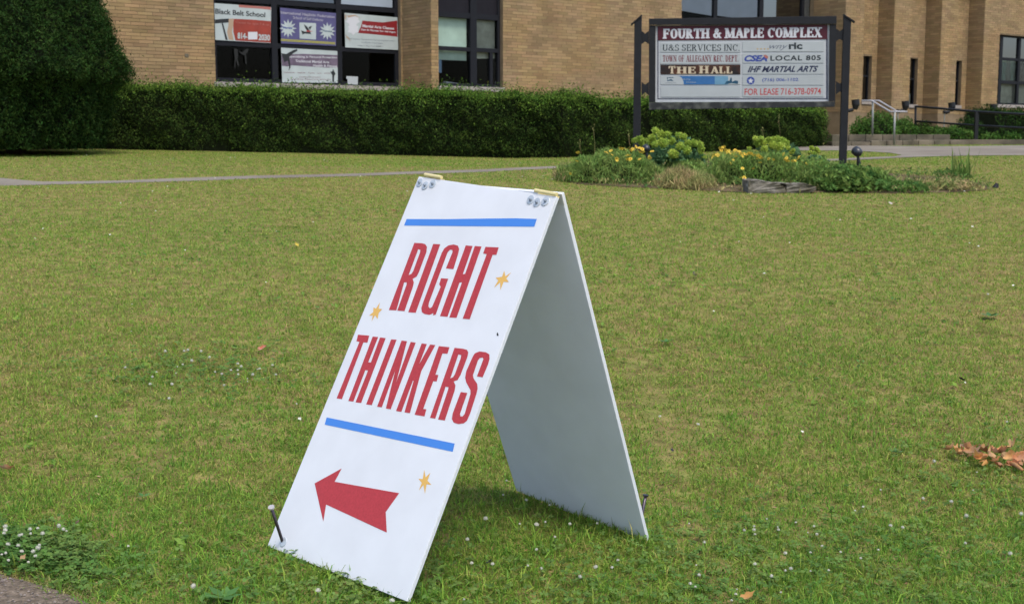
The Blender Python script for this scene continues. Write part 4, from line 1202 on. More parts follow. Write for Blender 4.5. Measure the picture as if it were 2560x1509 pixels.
# steel spikes through the lower corners
w = disc_on(FPl, 708.5, 1354, .0145, .002, 'washer', M['zinc'], front)
sc = FPl.at(706, 1352, .0); st_ = at(678.5, 1268, 3.60)
spike = thing('ground_spike', sc, 'steel spike leaning through the lower left corner of the sandwich board', 'spike', 'spikes pinning the board')
mb = MB(); dirn = (sc - st_).normalized(); mb.tube([st_, sc + dirn * .12], .0046, 10); mb.build('shaft', M['spike'], spike, smooth=True)
mb = MB(); mb.tube([st_ + dirn * .002, st_ - dirn * .003], [.0085, .0095], 14); mb.build('head', M['spikehead'], spike)
sb_ = at(1604.5, 1288, 4.02); st2 = at(1614, 1238, 4.02)
spike2 = thing('ground_spike', sb_, 'rusty spike behind the right leg of the sandwich board', 'spike', 'spikes pinning the board')
mb = MB(); dn = (sb_ - st2).normalized(); mb.tube([st2, sb_ + dn * .12], .0052, 10); mb.build('shaft', M['spike'], spike2, smooth=True)
mb = MB(); mb.tube([st2 + dn * .001, st2 - dn * .003], [.009, .009], 12); mb.build('head', M['spike'], spike2)

# ------------------------------------------------------------------ entrance: steps, rails, floodlights, planting
def slab_px(name, label, x0, x1, ytop, ybot, depth, back, n, cat='step'):
    """a run of n butted stone blocks seen from photo columns x0..x1"""
    a = at(x0, ytop, depth); b = at(x1, ytop, depth); zb = at(x0, ybot, depth).z
    t = thing(name, ((a.x + b.x) / 2, a.y, zb), label, cat, 'stone steps at the entrance')
    for i in range(n):
        xa = a.x + (b.x - a.x) * i / n + .004; xb = a.x + (b.x - a.x) * (i + 1) / n - .004
        mb = MB(); j = random.uniform(-.008, .008)
        mb.box(((xa + xb) / 2, a.y + back / 2 + j, (a.z + zb) / 2 - .02), (xb - xa, back, a.z - zb + .04))
        mb.build('stone_block', M['stone'], t, bevel=.012)
    return t
slab_px('stone_step', 'upper sandstone step with planting behind it', 2080, 2376, 336.5, 351, 27.6, 1.6, 7)
slab_px('stone_step', 'lower sandstone step ending at the black railing', 2178, 2415, 351.5, 366, 27.0, .57, 6)
slab_px('stone_step', 'grey landing stone at the left end of the steps', 2080, 2177, 355, 368, 26.9, .60, 2)
# kerb right of the steps
a = gu(2416, 366); b = gu(2760, 370)
mb = MB(); mb.box(((a.x + b.x) / 2 + 1, 27.2, gz(a.x, 27) + .04), (b.x - a.x + 3, .15, .14)); k_ = mb.build('kerb', M['stone'], bevel=.01); k_['kind'] = 'structure'

hr = thing('handrail', at(2183, 345, 27.3), 'white sloping handrail over the stone steps', 'handrail')
D = 27.4
def tube_px(pts, r, name, m, parent, n=8):
    mb = MB(); mb.tube([at(*p) for p in pts], r, n); return mb.build(name, m, parent, smooth=True)
tube_px([(2154, 252, D), (2180, 252, D), (2226, 279.5, D - .6), (2268, 279.5, D - .6)], .018, 'rail', M['whiterail'], hr)
tube_px([(2176, 252, D + .9), (2198, 252, D + .9), (2243, 279, D + .3), (2262, 279, D + .3)], .018, 'rail', M['whiterail'], hr)
tube_px([(2182, 254, D), (2181, 338, D)], .022, 'post', M['greyrail'], hr)
tube_px([(2237, 281, D - .6), (2235, 362, D - .6)], .022, 'post', M['greyrail'], hr)
br_ = thing('ramp_railing', at(2440, 352, 28.5), 'black two-bar railing along the ramp at the right edge', 'railing')
tube_px([(2289, 266.5, 30.5), (2345, 271, 29.8), (2442, 279.5, 28.5), (2560, 286, 27.8), (2800, 299, 26.5)], .026, 'rail', M['black'], br_)
tube_px([(2289, 303, 30.5), (2443, 314, 28.5), (2560, 320, 27.8), (2800, 333, 26.5)], .022, 'rail', M['black'], br_)
tube_px([(2289, 264, 30.5), (2288, 345, 30.5)], .026, 'post', M['black'], br_)
mb = MB(); a = at(2441, 279, 28.5); b = at(2440, 356, 28.5); mb.box(((a + b) / 2), (.075, .075, a.z - b.z)); mb.build('post', M['black'], br_)
tube_px([(2700, 292, 27.0), (2700, 362, 27.0)], .026, 'post', M['black'], br_)

fl_labels = ['black floodlight on a thin stem beside the sign post', 'black floodlight above the lower end of the white handrail', 'black floodlight in front of the third brick pier', 'black floodlight nearest the right window']
for i, (px, py, dpt, base_row) in enumerate(((2135, 262, 33.5, 335), (2260, 265, 36, 330), (2376, 268, 37.5, 330), (2479, 272, 38.5, 338))):
    c = at(px, py, dpt); g = at(px - 9, base_row, dpt)
    t = thing('floodlight', (c.x - .1, c.y, g.z), fl_labels[i], 'floodlight', 'floodlights in front of the brick piers')
    R = Matrix.Rotation(math.radians(-14), 3, 'Y') @ Matrix.Rotation(.3, 3, 'Z')
    mb = MB(); mb.tube([c + R @ Vector((.07, 0, .12)), c + R @ Vector((.05, 0, -.02)), c + R @ Vector((.0, 0, -.12))], [.10, .10, .055], 14)
    mb.build('lamp_head', M['black'], t)
    mb = MB(); mb.tube([c + Vector((-.02, 0, -.12)), c + Vector((-.12, 0, -.15)), c + Vector((-.2, 0, -.13))], [.045, .05, .05], 10); mb.build('bracket', M['black'], t)
    mb = MB(); mb.tube([c + Vector((-.16, 0, -.16)), Vector((c.x - .16, c.y, g.z - .1))], .018, 8); mb.build('stem', M['greyrail'], t)

def plant(name, label, cat, c, rad, count, size, m, group=None, aspect=.45, tilt=.7, up=0.0, shell=.5, seed=1, lump=.18, core=None):
    t = thing(name, c, label, cat, group)
    v, f = blob_leaves(c, rad, count, size, aspect, tilt, shell, up, lump, True, seed)
    o = mesh_np('foliage', v, f, m, t); o['kind'] = 'stuff'
    if core:
        bm = bmesh.new(); bmesh.ops.create_icosphere(bm, subdivisions=3, radius=1)
        for v_ in bm.verts:
            d = v_.co.copy(); k = .72 + .05 * math.sin(d.x * 7 + seed) * math.sin(d.y * 5)
            v_.co = Vector((d.x * rad[0] * k, d.y * rad[1] * k, max(d.z, -.1) * rad[2] * k))
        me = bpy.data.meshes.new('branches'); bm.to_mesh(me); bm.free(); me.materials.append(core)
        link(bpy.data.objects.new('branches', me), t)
    return t
def onp(px, row, depth):
    return at(px, row, depth)
bushes = [
 (2190, 338, 30.0, (.62, .5, .52), 3600, .06, 'mossgreen', 'tall loose green shrub behind the upright of the white handrail'),
 (2242, 338, 30.2, (.5, .45, .40), 2600, .06, 'mossgreen', 'green shrub under the lower end of the white handrail'),
 (2285, 340, 30.8, (.6, .5, .33), 2800, .055, 'hedge', 'dark green bush left under the black railing'),
 (2335, 343, 30.6, (.55, .5, .26), 2400, .06, 'mossgreen', 'low green bush under the middle of the black railing'),
 (2385, 347, 29.8, (.50, .45, .26), 2200, .06, 'mossgreen', 'leafy low bush at the right end of the stone steps'),
 (2418, 345, 31.5, (.42, .40, .50), 2800, .05, 'yew', 'round dark bush behind the thick railing post')]
for i, (px, row, dp, rad, cnt, sz, mm, lb) in enumerate(bushes):
    plant('bush', lb, 'bush', onp(px, row, dp), rad, cnt, sz, M[mm], seed=20 + i, core=M['hedgecore'])
for i, (px, row, lb) in enumerate(((2478, 352, 'small weed tuft at the foot of the last brick pier'), (2528, 352, 'pale weed tuft below the right hedge'))):
    plant('weed', lb, 'weed', onp(px, row, 31), (.28, .2, .22), 260, .07, M['mossgreen'], seed=40 + i, up=1.0)
# sprigs at the foot of the long hedge
plant('weed', 'pale green seedling at the foot of the hedge near the yew', 'weed', gu(405, 374), (.14, .1, .30), 90, .07, M['lowgreen'], seed=44, up=1.2, aspect=.35)
plant('weed', 'tiny weed in front of the hedge left of the window', 'weed', gu(612, 370), (.08, .06, .1), 30, .05, M['lowgreen'], seed=45, up=1.0)

# ------------------------------------------------------------------ flower bed
def mound(px0, px1, base_row, top_row, label, m, count, size, seed, name='flowering_plant', cat='plant', aspect=.16, up=2.2, core=True, group=None, dd=.55):
    c = gu((px0 + px1) / 2, base_row); c.y += dd * .8; c.z = gz(c.x, c.y)
    k = c.y / FPX
    rx = (px1 - px0) / 2 * k
    h = at((px0 + px1) / 2, top_row, c.y).z - c.z
    t = plant(name, label, cat, c, (rx, dd, h), count, size, m, group, aspect=aspect, tilt=.75, up=up, seed=seed, core=M['hedgecore'] if core else None, lump=.10)
    return t, c, (rx, dd, h)
tA, cA_, rA = mound(1398, 1672, 460, 374, 'left mound of fine green foliage topped with yellow flowers', M['coreo'], 7500, .075, 51)
tB, cB_, rB = mound(1772, 2050, 464, 378, 'right mound of fine green foliage topped with yellow flowers behind the flat rock', M['coreo'], 7500, .075, 52)
fl_me = bpy.data.meshes.new('flower')
mbf = bmesh.new()
for k in range(8):
    a = 2 * math.pi * k / 8
    d = Vector((math.cos(a), math.sin(a), 0)); s_ = Vector((-d.y, d.x, 0))
    q = [d * .006, d * .02 + s_ * .008 + Vector((0, 0, .004)), d * .028 + Vector((0, 0, .002)), d * .02 - s_ * .008 + Vector((0, 0, .004))]
    mbf.faces.new([mbf.verts.new(p) for p in q])
cc = [mbf.verts.new((.008 * math.cos(2 * math.pi * k / 8), .008 * math.sin(2 * math.pi * k / 8), .006)) for k in range(8)]
fc = mbf.faces.new(cc); fc.material_index = 1
mbf.to_mesh(fl_me); mbf.free(); fl_me.materials.append(M['yellow']); fl_me.materials.append(M['yellowdisc'])
def flowers(t, c, rad, pts, zs=4.0):
    for (px, py) in pts:
        # where the line of sight meets the mound's shell
        r = ray(px, py); best = None
        tt = (c.y - 1.2) / r.y
        while tt < (c.y + .8) / r.y:
            p = EYE + r * tt; q = p - c
            if (q.x / rad[0]) ** 2 + (q.y / rad[1]) ** 2 + (max(q.z, 0) / rad[2]) ** 2 < 1.42: best = p; break
            tt += .02
        if best is None: best = EYE + r * (c.y / r.y)
        best = best - r * .03
        o = bpy.data.objects.new('flower', fl_me); o.location = best - t.location
        o.rotation_euler = (random.uniform(.3, 1.2), random.uniform(-.4, .4), random.uniform(0, 6)); s = random.uniform(.6, .95); o.scale = (s, s, s)
        link(o, t)
fa = [(215,315),(228,320),(470,318),(485,322),(515,305),(525,340),(590,285),(610,285),(625,288),(640,292),(655,345),(662,380),(678,345),(685,378),(690,295),(700,300),(720,285),(735,270),(745,300),(760,310),(765,280),(775,320),(780,345),(795,365),(800,320),(850,350),(855,368),(875,310),(565,375),(570,390),(218,395),(160,505),(765,378),(790,290),(665,285),(705,290)]
fb = [(1470,285),(1480,300),(1490,275),(1500,290),(1505,270),(1440,335),(1415,340),(1405,360),(1455,345),(1430,352),(1520,300),(1535,315),(1545,305),(1555,325),(1580,320),(1590,335),(1600,300),(1615,300),(1620,320),(1635,310),(1650,330),(1665,350),(1680,330),(1690,340),(1705,335),(1720,325),(1740,330),(1755,345),(1770,340),(1510,360),(1585,385),(1560,412),(1610,355),(1665,458),(1650,540),(1680,540),(1760,460),(1800,370),(1815,355),(1830,370),(1820,408),(1895,375),(1935,382),(1800,345),(2025,335),(2040,385),(2050,370),(2060,395),(2080,320),(2085,350),(2105,395),(2125,390),(2140,385),(2155,370),(2165,360),(2185,400),(2225,420),(2240,430),(2255,425),(2280,440),(2280,460),(2070,400)]
flowers(tA, cA_, rA, [(1380 + x / 3.497, 290 + y / 3.497) for x, y in fa])
flowers(tB, cB_, rB, [(1380 + x / 3.497, 290 + y / 3.497) for x, y in fb])

def lime(blobs, label, leafspec, seed):
    """frothy lime heads (lumps of small leaves) over larger grey-green leaves"""
    c0 = blobs[0]
    base_ = gu(c0[0], 412); 
    t = thing('lady_mantle', base_, label, 'plant')
    vs, fs_, n = [], [], 0
    r = np.random.default_rng(seed)
    for i, (px, py, rpx) in enumerate(blobs):
        dpt = 16.0 + r.uniform(-.25, .25)
        c = at(px, py, dpt); rad = rpx / FPX * dpt * .86
        v, f = blob_leaves((c.x, c.y, c.z), (rad, rad, rad * .9), int(46 * rpx), .021, .7, .8, .2, 0, .25, False, seed + i)
        vs.append(v); fs_.append(f + n); n += len(v)
    o = mesh_np('flower_heads', np.concatenate(vs), np.concatenate(fs_), M['lime'], t); o['kind'] = 'stuff'
    vs, fs_, n = [], [], 0
    for i, (px, py, rpx, dpt) in enumerate(leafspec):
        c = at(px, py, dpt); rad = rpx / FPX * dpt
        v, f = blob_leaves((c.x, c.y, c.z), (rad, rad * .8, rad), 260, .075, .75, .7, .2, 0, .2, False, seed + 30 + i)
        vs.append(v); fs_.append(f + n); n += len(v)
    o = mesh_np('leaves', np.concatenate(vs), np.concatenate(fs_), M['limeleaf'], t); o['kind'] = 'stuff'
    mb = MB()
    for (px, py, rpx) in blobs[::2]:
        a = at(px, py, 16.05); mb.tube([a, Vector((base_.x + (a.x - base_.x) * .5, 16.1, gz(a.x, 16.1)))], .006, 5)
    mb.build('stems', M['stem'], t)
    return t
z5 = lambda l: [(1380 + x / 3.497, 290 + y / 3.497, r / 3.497) for x, y, r in l]
lime(z5([(905, 130, 38), (960, 160, 40), (1010, 165, 38), (870, 190, 38), (770, 205, 40), (720, 215, 26), (830, 225, 38), (920, 210, 50), (970, 235, 55), (1050, 215, 40), (1110, 170, 34), (1150, 180, 34), (1190, 240, 42), (1240, 235, 40), (1290, 250, 40), (1310, 290, 32), (1120, 265, 42), (1030, 280, 45), (1060, 330, 55), (1180, 300, 45), (1230, 340, 42), (1190, 380, 46), (1130, 350, 44), (1290, 330, 34), (900, 250, 36), (1240, 400, 34), (780, 240, 30), (1320, 360, 28)]),
     'tall lime green frothy plant in front of the left sign post', [(1655, 378, 22, 16.1), (1690, 395, 26, 16.0), (1720, 390, 24, 16.1), (1645, 395, 16, 15.9), (1740, 400, 20, 16.1), (1670, 360, 22, 16.3), (1710, 368, 20, 16.3)], 61)
lime(z5([(1780, 200, 32), (1825, 205, 34), (1800, 245, 36), (1850, 235, 36), (1900, 215, 40), (1950, 210, 44), (2000, 215, 44), (2045, 235, 38), (1990, 265, 50), (2050, 280, 34), (1930, 255, 42), (1860, 290, 36), (1880, 330, 30), (1960, 310, 42), (2020, 320, 40), (2095, 320, 26), (1725, 285, 20), (2110, 300, 18)]),
     'smaller lime green frothy plant above the right flower mound', [(1920, 380, 22, 16.2), (1950, 388, 22, 16.2), (1980, 385, 18, 16.3)], 67)
lime(z5([(2270, 280, 24), (2310, 290, 28), (2255, 320, 24), (2330, 310, 18), (2290, 330, 24), (2330, 400, 36), (2370, 430, 30)]),
     'lime green sprig left of the right sign post', [(2035, 405, 16, 15.6), (2055, 412, 16, 15.6)], 71)
mound(1640, 1800, 475, 420, 'clump of dry straw coloured grass between the two flower mounds', M['dry'], 2600, .11, 81, name='dry_grass_clump', cat='grass clump', aspect=.08, up=3.0, core=False)
mound(2030, 2255, 482, 412, 'low spreading green plant at the foot of the right sign post', M['lowgreen'], 4200, .06, 82, name='ground_cover_plant', aspect=.5, up=.5)
mound(2055, 2140, 470, 405, 'light green low plant behind the ground cover by the spotlight', M['coreo'], 1500, .06, 83, name='ground_cover_plant', aspect=.4, up=.8, core=False)
mound(1385, 1440, 455, 405, 'thin weed with seed heads at the left end of the bed', M['dry'], 260, .10, 84, name='weed', cat='weed', aspect=.08, up=3.0, core=False)
mound(2225, 2345, 483, 452, 'low mixed patch of plants right of the ground cover', M['lowgreen'], 900, .06, 85, name='withered_plant', aspect=.3, up=.6, core=False, dd=.4)
mound(2320, 2480, 480, 446, 'sparse greenish withered patch at the right end of the bed', M['dry'], 1200, .06, 86, name='withered_plant', aspect=.3, up=.8, core=False, dd=.6)
mound(2270, 2300, 462, 450, 'tiny dark green tuft in the bare soil', M['lowgreen'], 120, .05, 87, name='weed', cat='weed', aspect=.3, up=.8, core=False, dd=.12)
mound(2350, 2440, 446, 422, 'base of low leaves around the spiky grass tuft', M['lowgreen'], 420, .07, 89, name='weed', cat='weed', aspect=.25, up=1.4, core=False, dd=.3)
mound(1668, 1790, 445, 398, 'loose green foliage behind the straw coloured clump', M['coreo'], 2200, .06, 90, name='bed_plant', aspect=.3, up=1.4, core=False)
mound(1990, 2110, 474, 392, 'loose light green foliage between the right flower mound and the sign post', M['coreo'], 2400, .06, 91, name='bed_plant', aspect=.3, up=1.4, core=False)
# ragged mixed growth over the whole bed
rb = np.random.default_rng(77)
bx = np.array([p[0] for p in bed_poly]); by = np.array([p[1] for p in bed_poly])
X_ = rb.uniform(bx.min(), bx.max(), 26000); Y_ = rb.uniform(by.min(), by.max(), 26000)
k_ = in_poly(X_ + rb.normal(0, .05, 26000), Y_ + rb.normal(0, .05, 26000), bed_poly); X_, Y_ = X_[k_], Y_[k_]
dn_ = np.sin(X_ * 3.1) * np.sin(Y_ * 4.3 + X_)
for sel_, nm_, mm_, lb_, hh in ((dn_ > -.15, 'bed_weeds', 'lowgreen', 'ragged green weeds covering the flower bed', .10), (dn_ <= .25, 'bed_straw', 'dry', 'withered straw and dry stems in the flower bed', .07)):
    xx_, yy_ = X_[sel_], Y_[sel_]
    kk_ = rb.random(len(xx_)) < .45; xx_, yy_ = xx_[kk_], yy_[kk_]
    P__ = np.stack([xx_, yy_, gz_np(xx_, yy_) + rb.uniform(.0, hh, len(xx_))], 1)
    v, f = leaf_mesh(P__, np.tile([0, -.3, .6], (len(P__), 1)), .055, .22, .8, rb, up=1.6)
    o = mesh_np(nm_, v, f, M[mm_]); tag(o, lb_, 'weeds', kind='stuff')
# spiky iris-like tuft
c = gu(2402, 445); t = thing('spiky_plant', c, 'upright spiky green tuft at the right end of the bed', 'plant')
for k in range(26):
    a = random.uniform(0, 6.28); l = random.uniform(.18, .42); ln = random.uniform(.02, .16)
    b = c + Vector((random.uniform(-.12, .12), random.uniform(-.06, .06), 0)); b.z = gz(b.x, b.y)
    tip = b + Vector((math.cos(a) * ln, math.sin(a) * ln, l)); md = (b + tip) / 2 + Vector((-math.cos(a) * .01, -math.sin(a) * .01, .02)); s_ = Vector((-math.sin(a + .7), math.cos(a + .7), 0)) * .008
    mb = MB(); mb.add([b - s_, b + s_, md + s_ * 1.1, md - s_ * 1.1, tip], [(0, 1, 2, 3), (3, 2, 4)]); mb.build('blade', M['coreo'], t)
# tall thin stems with seed heads in front of the hedge
for (px, py0, py1, lb) in ((1487, 376, 318, 'thin yellowed stem rising from the left flower mound'), (1452, 380, 358, 'short green spike at the left of the left flower mound'), (1910, 345, 328, 'thin pale stem over the smaller lime plant'), (1950, 345, 296, 'very thin tall stalk over the smaller lime plant'), (1575, 372, 338, 'arching thin stalk near the left sign post')):
    b, tip = at(px, py0 + 25, 16.2), at(px - 4, py1, 16.2)
    t = thing('weed_stalk', b, lb, 'weed'); mb = MB(); mb.tube([b, (b + tip) / 2 + Vector((.01, 0, 0)), tip], .0022, 5); mb.build('stem', M['dry'], t)
    v, f = blob_leaves(tuple(tip), (.025, .025, .07), 14, .020, .5, .8, .1, 1.0, .1, False, int(px)); mesh_np('seed_head', v, f, M['dry'], t)
# flat rock edging
def rock(label, outline, depth, back, name='flat_rock'):
    pts = [at(1380 + x / 3.497, 290 + y / 3.497, depth) for x, y in outline]
    bm = bmesh.new()
    fv = [bm.verts.new(p) for p in pts]
    bk = [bm.verts.new(p + Vector((random.uniform(-.02, .02), back, random.uniform(-.01, .015)))) for p in pts]
    n = len(pts)
    for tix in tessellate_polygon([[Vector((p.x, p.z, 0)) for p in pts]]):
        bm.faces.new([fv[i] for i in tix]); bm.faces.new([bk[i] for i in reversed(tix)])
    for i in range(n): bm.faces.new((fv[i], fv[(i + 1) % n], bk[(i + 1) % n], bk[i]))
    bmesh.ops.recalc_face_normals(bm, faces=bm.faces)
    bmesh.ops.subdivide_edges(bm, edges=bm.edges, cuts=3, use_grid_fill=True)
    for v in bm.verts: v.co += Vector((random.uniform(-.006, .006), random.uniform(-.012, .012), random.uniform(-.006, .006)))
    c = pts[0].copy(); bmesh.ops.translate(bm, verts=bm.verts, vec=-c)
    me = bpy.data.meshes.new(name); bm.to_mesh(me); bm.free(); me.materials.append(M['rock'])
    o = bpy.data.objects.new(name, me); o.location = c; link(o)
    return tag(o, label, 'rock', 'flat rocks edging the bed')
RD = gu(1950, 485).y + .02
rock('left half of the flat rock ledge under the right flower mound', [(1712, 672), (1725, 565), (1790, 562), (1880, 580), (1985, 590), (2045, 625), (2040, 672)], RD, .35)
rock('right half of the flat rock ledge under the right flower mound', [(2048, 674), (2050, 600), (1990, 586), (2120, 596), (2200, 585), (2300, 612), (2310, 640), (2250, 676)], RD + .05, .35)
# garden spotlights
def spot(px, py, rpx, depth, basepx, label):
    c = at(px, py, depth); r_ = rpx / FPX * depth
    b = at(basepx[0], basepx[1], depth)
    t = thing('garden_spotlight', b, label, 'spotlight', 'garden spotlights aimed at the sign')
    ax = Vector((-.35, .55, .35)).normalized()
    mb = MB(); mb.tube([c - ax * r_ * 1.0, c - ax * r_ * .7, c, c + ax * r_ * .8, c + ax * r_ * .95], [r_ * .35, r_ * .8, r_ * 1.0, r_ * .95, r_ * .8], 18)
    mb.build('lamp_head', M['spotlight'], t, smooth=True)
    mb = MB(); d = (b - c); mb.tube([c + d.normalized() * r_ * .8, c + d * .55, b - Vector((0, 0, .05))], [r_ * .22, r_ * .42, r_ * .45], 10)
    mb.build('ground_stake', M['black'], t)
spot(2143.5, 380, 12, 15.9, (2149, 424), 'black round garden spotlight beside the right sign post')
spot(1616, 371, 9, 15.3, (1618, 400), 'bluish round garden spotlight among the yellow flowers')
c_ = gu(2488, 470); mb = MB(); mb.tube([c_, c_ + Vector((.02, 0, .05))], [.035, .02], 8); tag(mb.build('drain_cap', M['black'], origin=c_), 'small dark cap at the right end of the bed', 'cap')

# ------------------------------------------------------------------ grass
def in_frustum(x, y, pad=.17):
    return np.abs(x) < y * (1280 / FPX + pad) + .15

EXCL = [path_poly, pave_poly, walk_poly, mulch_poly]
def lawn_points(y0, y1, dens, r, soft=0.0):
    wmax = y1 * (1280 / FPX + .17) + .3
    n = int(dens * 2 * wmax * (y1 - y0))
    x = r.uniform(-wmax, wmax, n); y = r.uniform(y0, y1, n)
    k = in_frustum(x, y)
    x, y = x[k], y[k]
    for i, p in enumerate(EXCL):
        j = r.normal(0, .018 if y0 < 6 else .03, len(x))
        k = ~in_poly(x + j, y + j, p); x, y = x[k], y[k]
    k = ~in_poly(x, y, bed_poly) | (r.random(len(x)) < .12); x, y = x[k], y[k]
    # nothing under the hedges and the building
    hy = np.interp(x, [-14, -7, -2.6, 1, 4.5, 6.6, 30], [24.1, 23.9, 23.5, 22.7, 25.2, 27.1, 27.1])
    k = y < hy; x, y = x[k], y[k]
    return x, y

def blades(x, y, h, w, r, lean=.5):
    n = len(x)
    z = gz_np(x, y)
    patch = .95 + .18 * np.sin(x * 2.3 + np.sin(y * 1.7) * 2) * np.sin(y * 1.9 + x) + .30 * np.sin(x * 23 + 3 * np.sin(y * 7)) * np.sin(y * 19 + 2 * np.sin(x * 9))
    H = h * r.uniform(.55, 1.35, n) * patch
    a = r.uniform(0, 2 * math.pi, n); b = r.uniform(0, 2 * math.pi, n)
    ln = np.abs(r.normal(0, lean, n)) + .1
    ln = np.where(r.random(n) < .66, ln * 2.6 + .7, ln)
    H = H / np.sqrt(1 + .35 * ln ** 2)
    dx, dy = np.cos(a) * ln * H, np.sin(a) * ln * H
    W = w * r.uniform(.6, 1.4, n) / 2
    sx, sy = np.cos(b) * W, np.sin(b) * W
    B = np.stack([x, y, z - .004], 1)
    S = np.stack([sx, sy, np.zeros(n)], 1)
    Mid = B + np.stack([dx * .35, dy * .35, H * .6], 1)
    Tip = B + np.stack([dx, dy, H * (1 - .35 * np.clip(ln, 0, 1.8))], 1)
    v = np.stack([B - S, B + S, Mid - S * .8, Mid + S * .8, Tip], 1).reshape(-1, 3)
    i = np.arange(n)[:, None] * 5
    f = np.concatenate([i + np.array([[0, 1, 3]]), i + np.array([[0, 3, 2]]), i + np.array([[2, 3, 4]])], 0)
    return v, f
def tufts(x, y, h, w, r, lean=.6):
    n = len(x); z = gz_np(x, y)
    H = h * r.uniform(.5, 1.4, n); a = r.uniform(0, 2 * math.pi, n); b = r.uniform(0, 2 * math.pi, n)
    ln = np.abs(r.normal(0, lean, n)); ln = np.where(r.random(n) < .5, ln * 2.2 + .8, ln); H = H / np.sqrt(1 + .4 * ln ** 2); W = w * r.uniform(.6, 1.5, n) / 2
    B = np.stack([x, y, z - .003], 1); S = np.stack([np.cos(b) * W, np.sin(b) * W, np.zeros(n)], 1)
    Tip = B + np.stack([np.cos(a) * ln * H, np.sin(a) * ln * H, H], 1)
    v = np.stack([B - S, B + S, Tip], 1).reshape(-1, 3)
    return v, np.arange(3 * n).reshape(-1, 3)
rg = np.random.default_rng(21)
vs, fs_, n = [], [], 0
for (y0, y1, dens, h, w, kind) in ((2.6, 4.6, 20000, .031, .0034, 'b'), (4.6, 7.0, 9500, .030, .0046, 'b'), (7.0, 11.0, 4000, .022, .0080, 't'), (11.0, 16.0, 1800, .020, .012, 't'), (16.0, 27.0, 800, .018, .018, 't')):
    ov = .0 if y0 < 3 else y0 * .16
    x, y = lawn_points(y0 - ov, y1 + y1 * .16, dens, rg)
    # the bands of blade size fade into one another
    p = np.clip((y - (y0 - ov)) / max(2 * ov, 1e-6), 0, 1) if y0 > 3 else np.ones(len(y))
    p = p * np.clip((y1 * 1.16 - y) / (y1 * .32), 0, 1)
    k = rg.random(len(y)) < p; x, y = x[k], y[k]
    v, f = (blades if kind == 'b' else tufts)(x, y, h, w, rg)
    vs.append(v); fs_.append(f + n); n += len(v)
    if kind == 'b' and y0 < 3:                # longer unmown blades along the walk and round the board
        wgt = rg.random(len(x)) < np.where(y < 3.5, .10, .035)
        v, f = blades(x[wgt], y[wgt], .062, .004, rg, .8); vs.append(v); fs_.append(f + n); n += len(v)
# blades that grow against the feet of the board
for (a, b) in ((BL, BR), (bBL, bBR)):
    q_ = 160 if a is BL else 900
    k = rg.random(q_); px_ = a.x + (b.x - a.x) * k + rg.normal(0, .015, q_); py_ = a.y + (b.y - a.y) * k + rg.normal(0, .015, q_) - (.02 if a is BL else .03)
    v, f = blades(px_, py_, .036, .0034, rg, .5); vs.append(v); fs_.append(f + n); n += len(v)
grass = mesh_np('grass', np.concatenate(vs), np.concatenate(fs_), M['grass'])
tag(grass, 'mown lawn of green and straw coloured blades', 'grass', kind='stuff')
print('grass tris', len(grass.data.polygons))

# broad-leaved lawn weeds and dead brown flecks between the blades
for (nm_, mm_, lb_, d_, sz_, as_, a_, b_) in (('lawn_weeds', 'lawnweed', 'small yellow green weeds scattered through the turf', 26, .030, .5, 3.0, 12.0), ('thatch_flecks', 'thatchfleck', 'dead brown bits lying in the turf', 60, .016, .28, 2.8, 9.0)):
    x, y = lawn_points(a_, b_, d_, rg)
    if nm_ == 'lawn_weeds':
        k = (np.sin(x * 2.9 + y) * np.sin(y * 2.1 - x * .7) + rg.normal(0, .3, len(x))) > .35; x, y = x[k], y[k]
        x = np.repeat(x, 3) + rg.normal(0, .012, 3 * len(x)); y = np.repeat(y, 3) + rg.normal(0, .012, len(x))
    P = np.stack([x, y, gz_np(x, y) + rg.uniform(.010, .026, len(x))], 1)
    v, f = leaf_mesh(P, np.tile([0, -.1, 1.0], (len(P), 1)), sz_, as_, .4, rg)
    o = mesh_np(nm_, v, f, M[mm_]); tag(o, lb_, 'weeds', kind='stuff')

# clover leaves
def clover(x, y, size, r):
    n = len(x); z = gz_np(x, y) + r.uniform(.012, .034, n)
    out_v, out_f = [], []
    a0 = r.uniform(0, 6.28, n)
    C = np.stack([x, y, z], 1)
    tl = r.normal(0, .35, (n, 2))
    nrm = np.stack([tl[:, 0], tl[:, 1] - .1, np.ones(n)], 1); nrm /= np.linalg.norm(nrm, axis=1)[:, None]
    for k in range(3):
        a = a0 + k * 2.094
        d = np.stack([np.cos(a), np.sin(a), np.zeros(n)], 1); d -= nrm * (d * nrm).sum(1)[:, None]
        s = np.cross(nrm, d)
        L = (size * r.uniform(.7, 1.3, n))[:, None]
        v = np.stack([C, C + d * L * .55 + s * L * .45, C + d * L + s * L * .2, C + d * L * .92 , C + d * L - s * L * .2, C + d * L * .55 - s * L * .45], 1).reshape(-1, 3)
        i = np.arange(n)[:, None] * 6
        f = np.concatenate([i + np.array([[0, 1, 2]]), i + np.array([[0, 2, 3]]), i + np.array([[0, 3, 4]]), i + np.array([[0, 4, 5]])], 0)
        out_v.append(v); out_f.append(f)
    vv, ff, m = [], [], 0
    for v, f in zip(out_v, out_f): vv.append(v); ff.append(f + m); m += len(v)
    return np.concatenate(vv), np.concatenate(ff)
def near_px(pts, n, spread, r):
    X, Y = [], []
    for (px, py, w, cnt) in pts:
        c = gu(px, py)
        X.append(r.normal(c.x, spread * w, cnt)); Y.append(r.normal(c.y, spread * w, cnt))
    return np.concatenate(X), np.concatenate(Y)
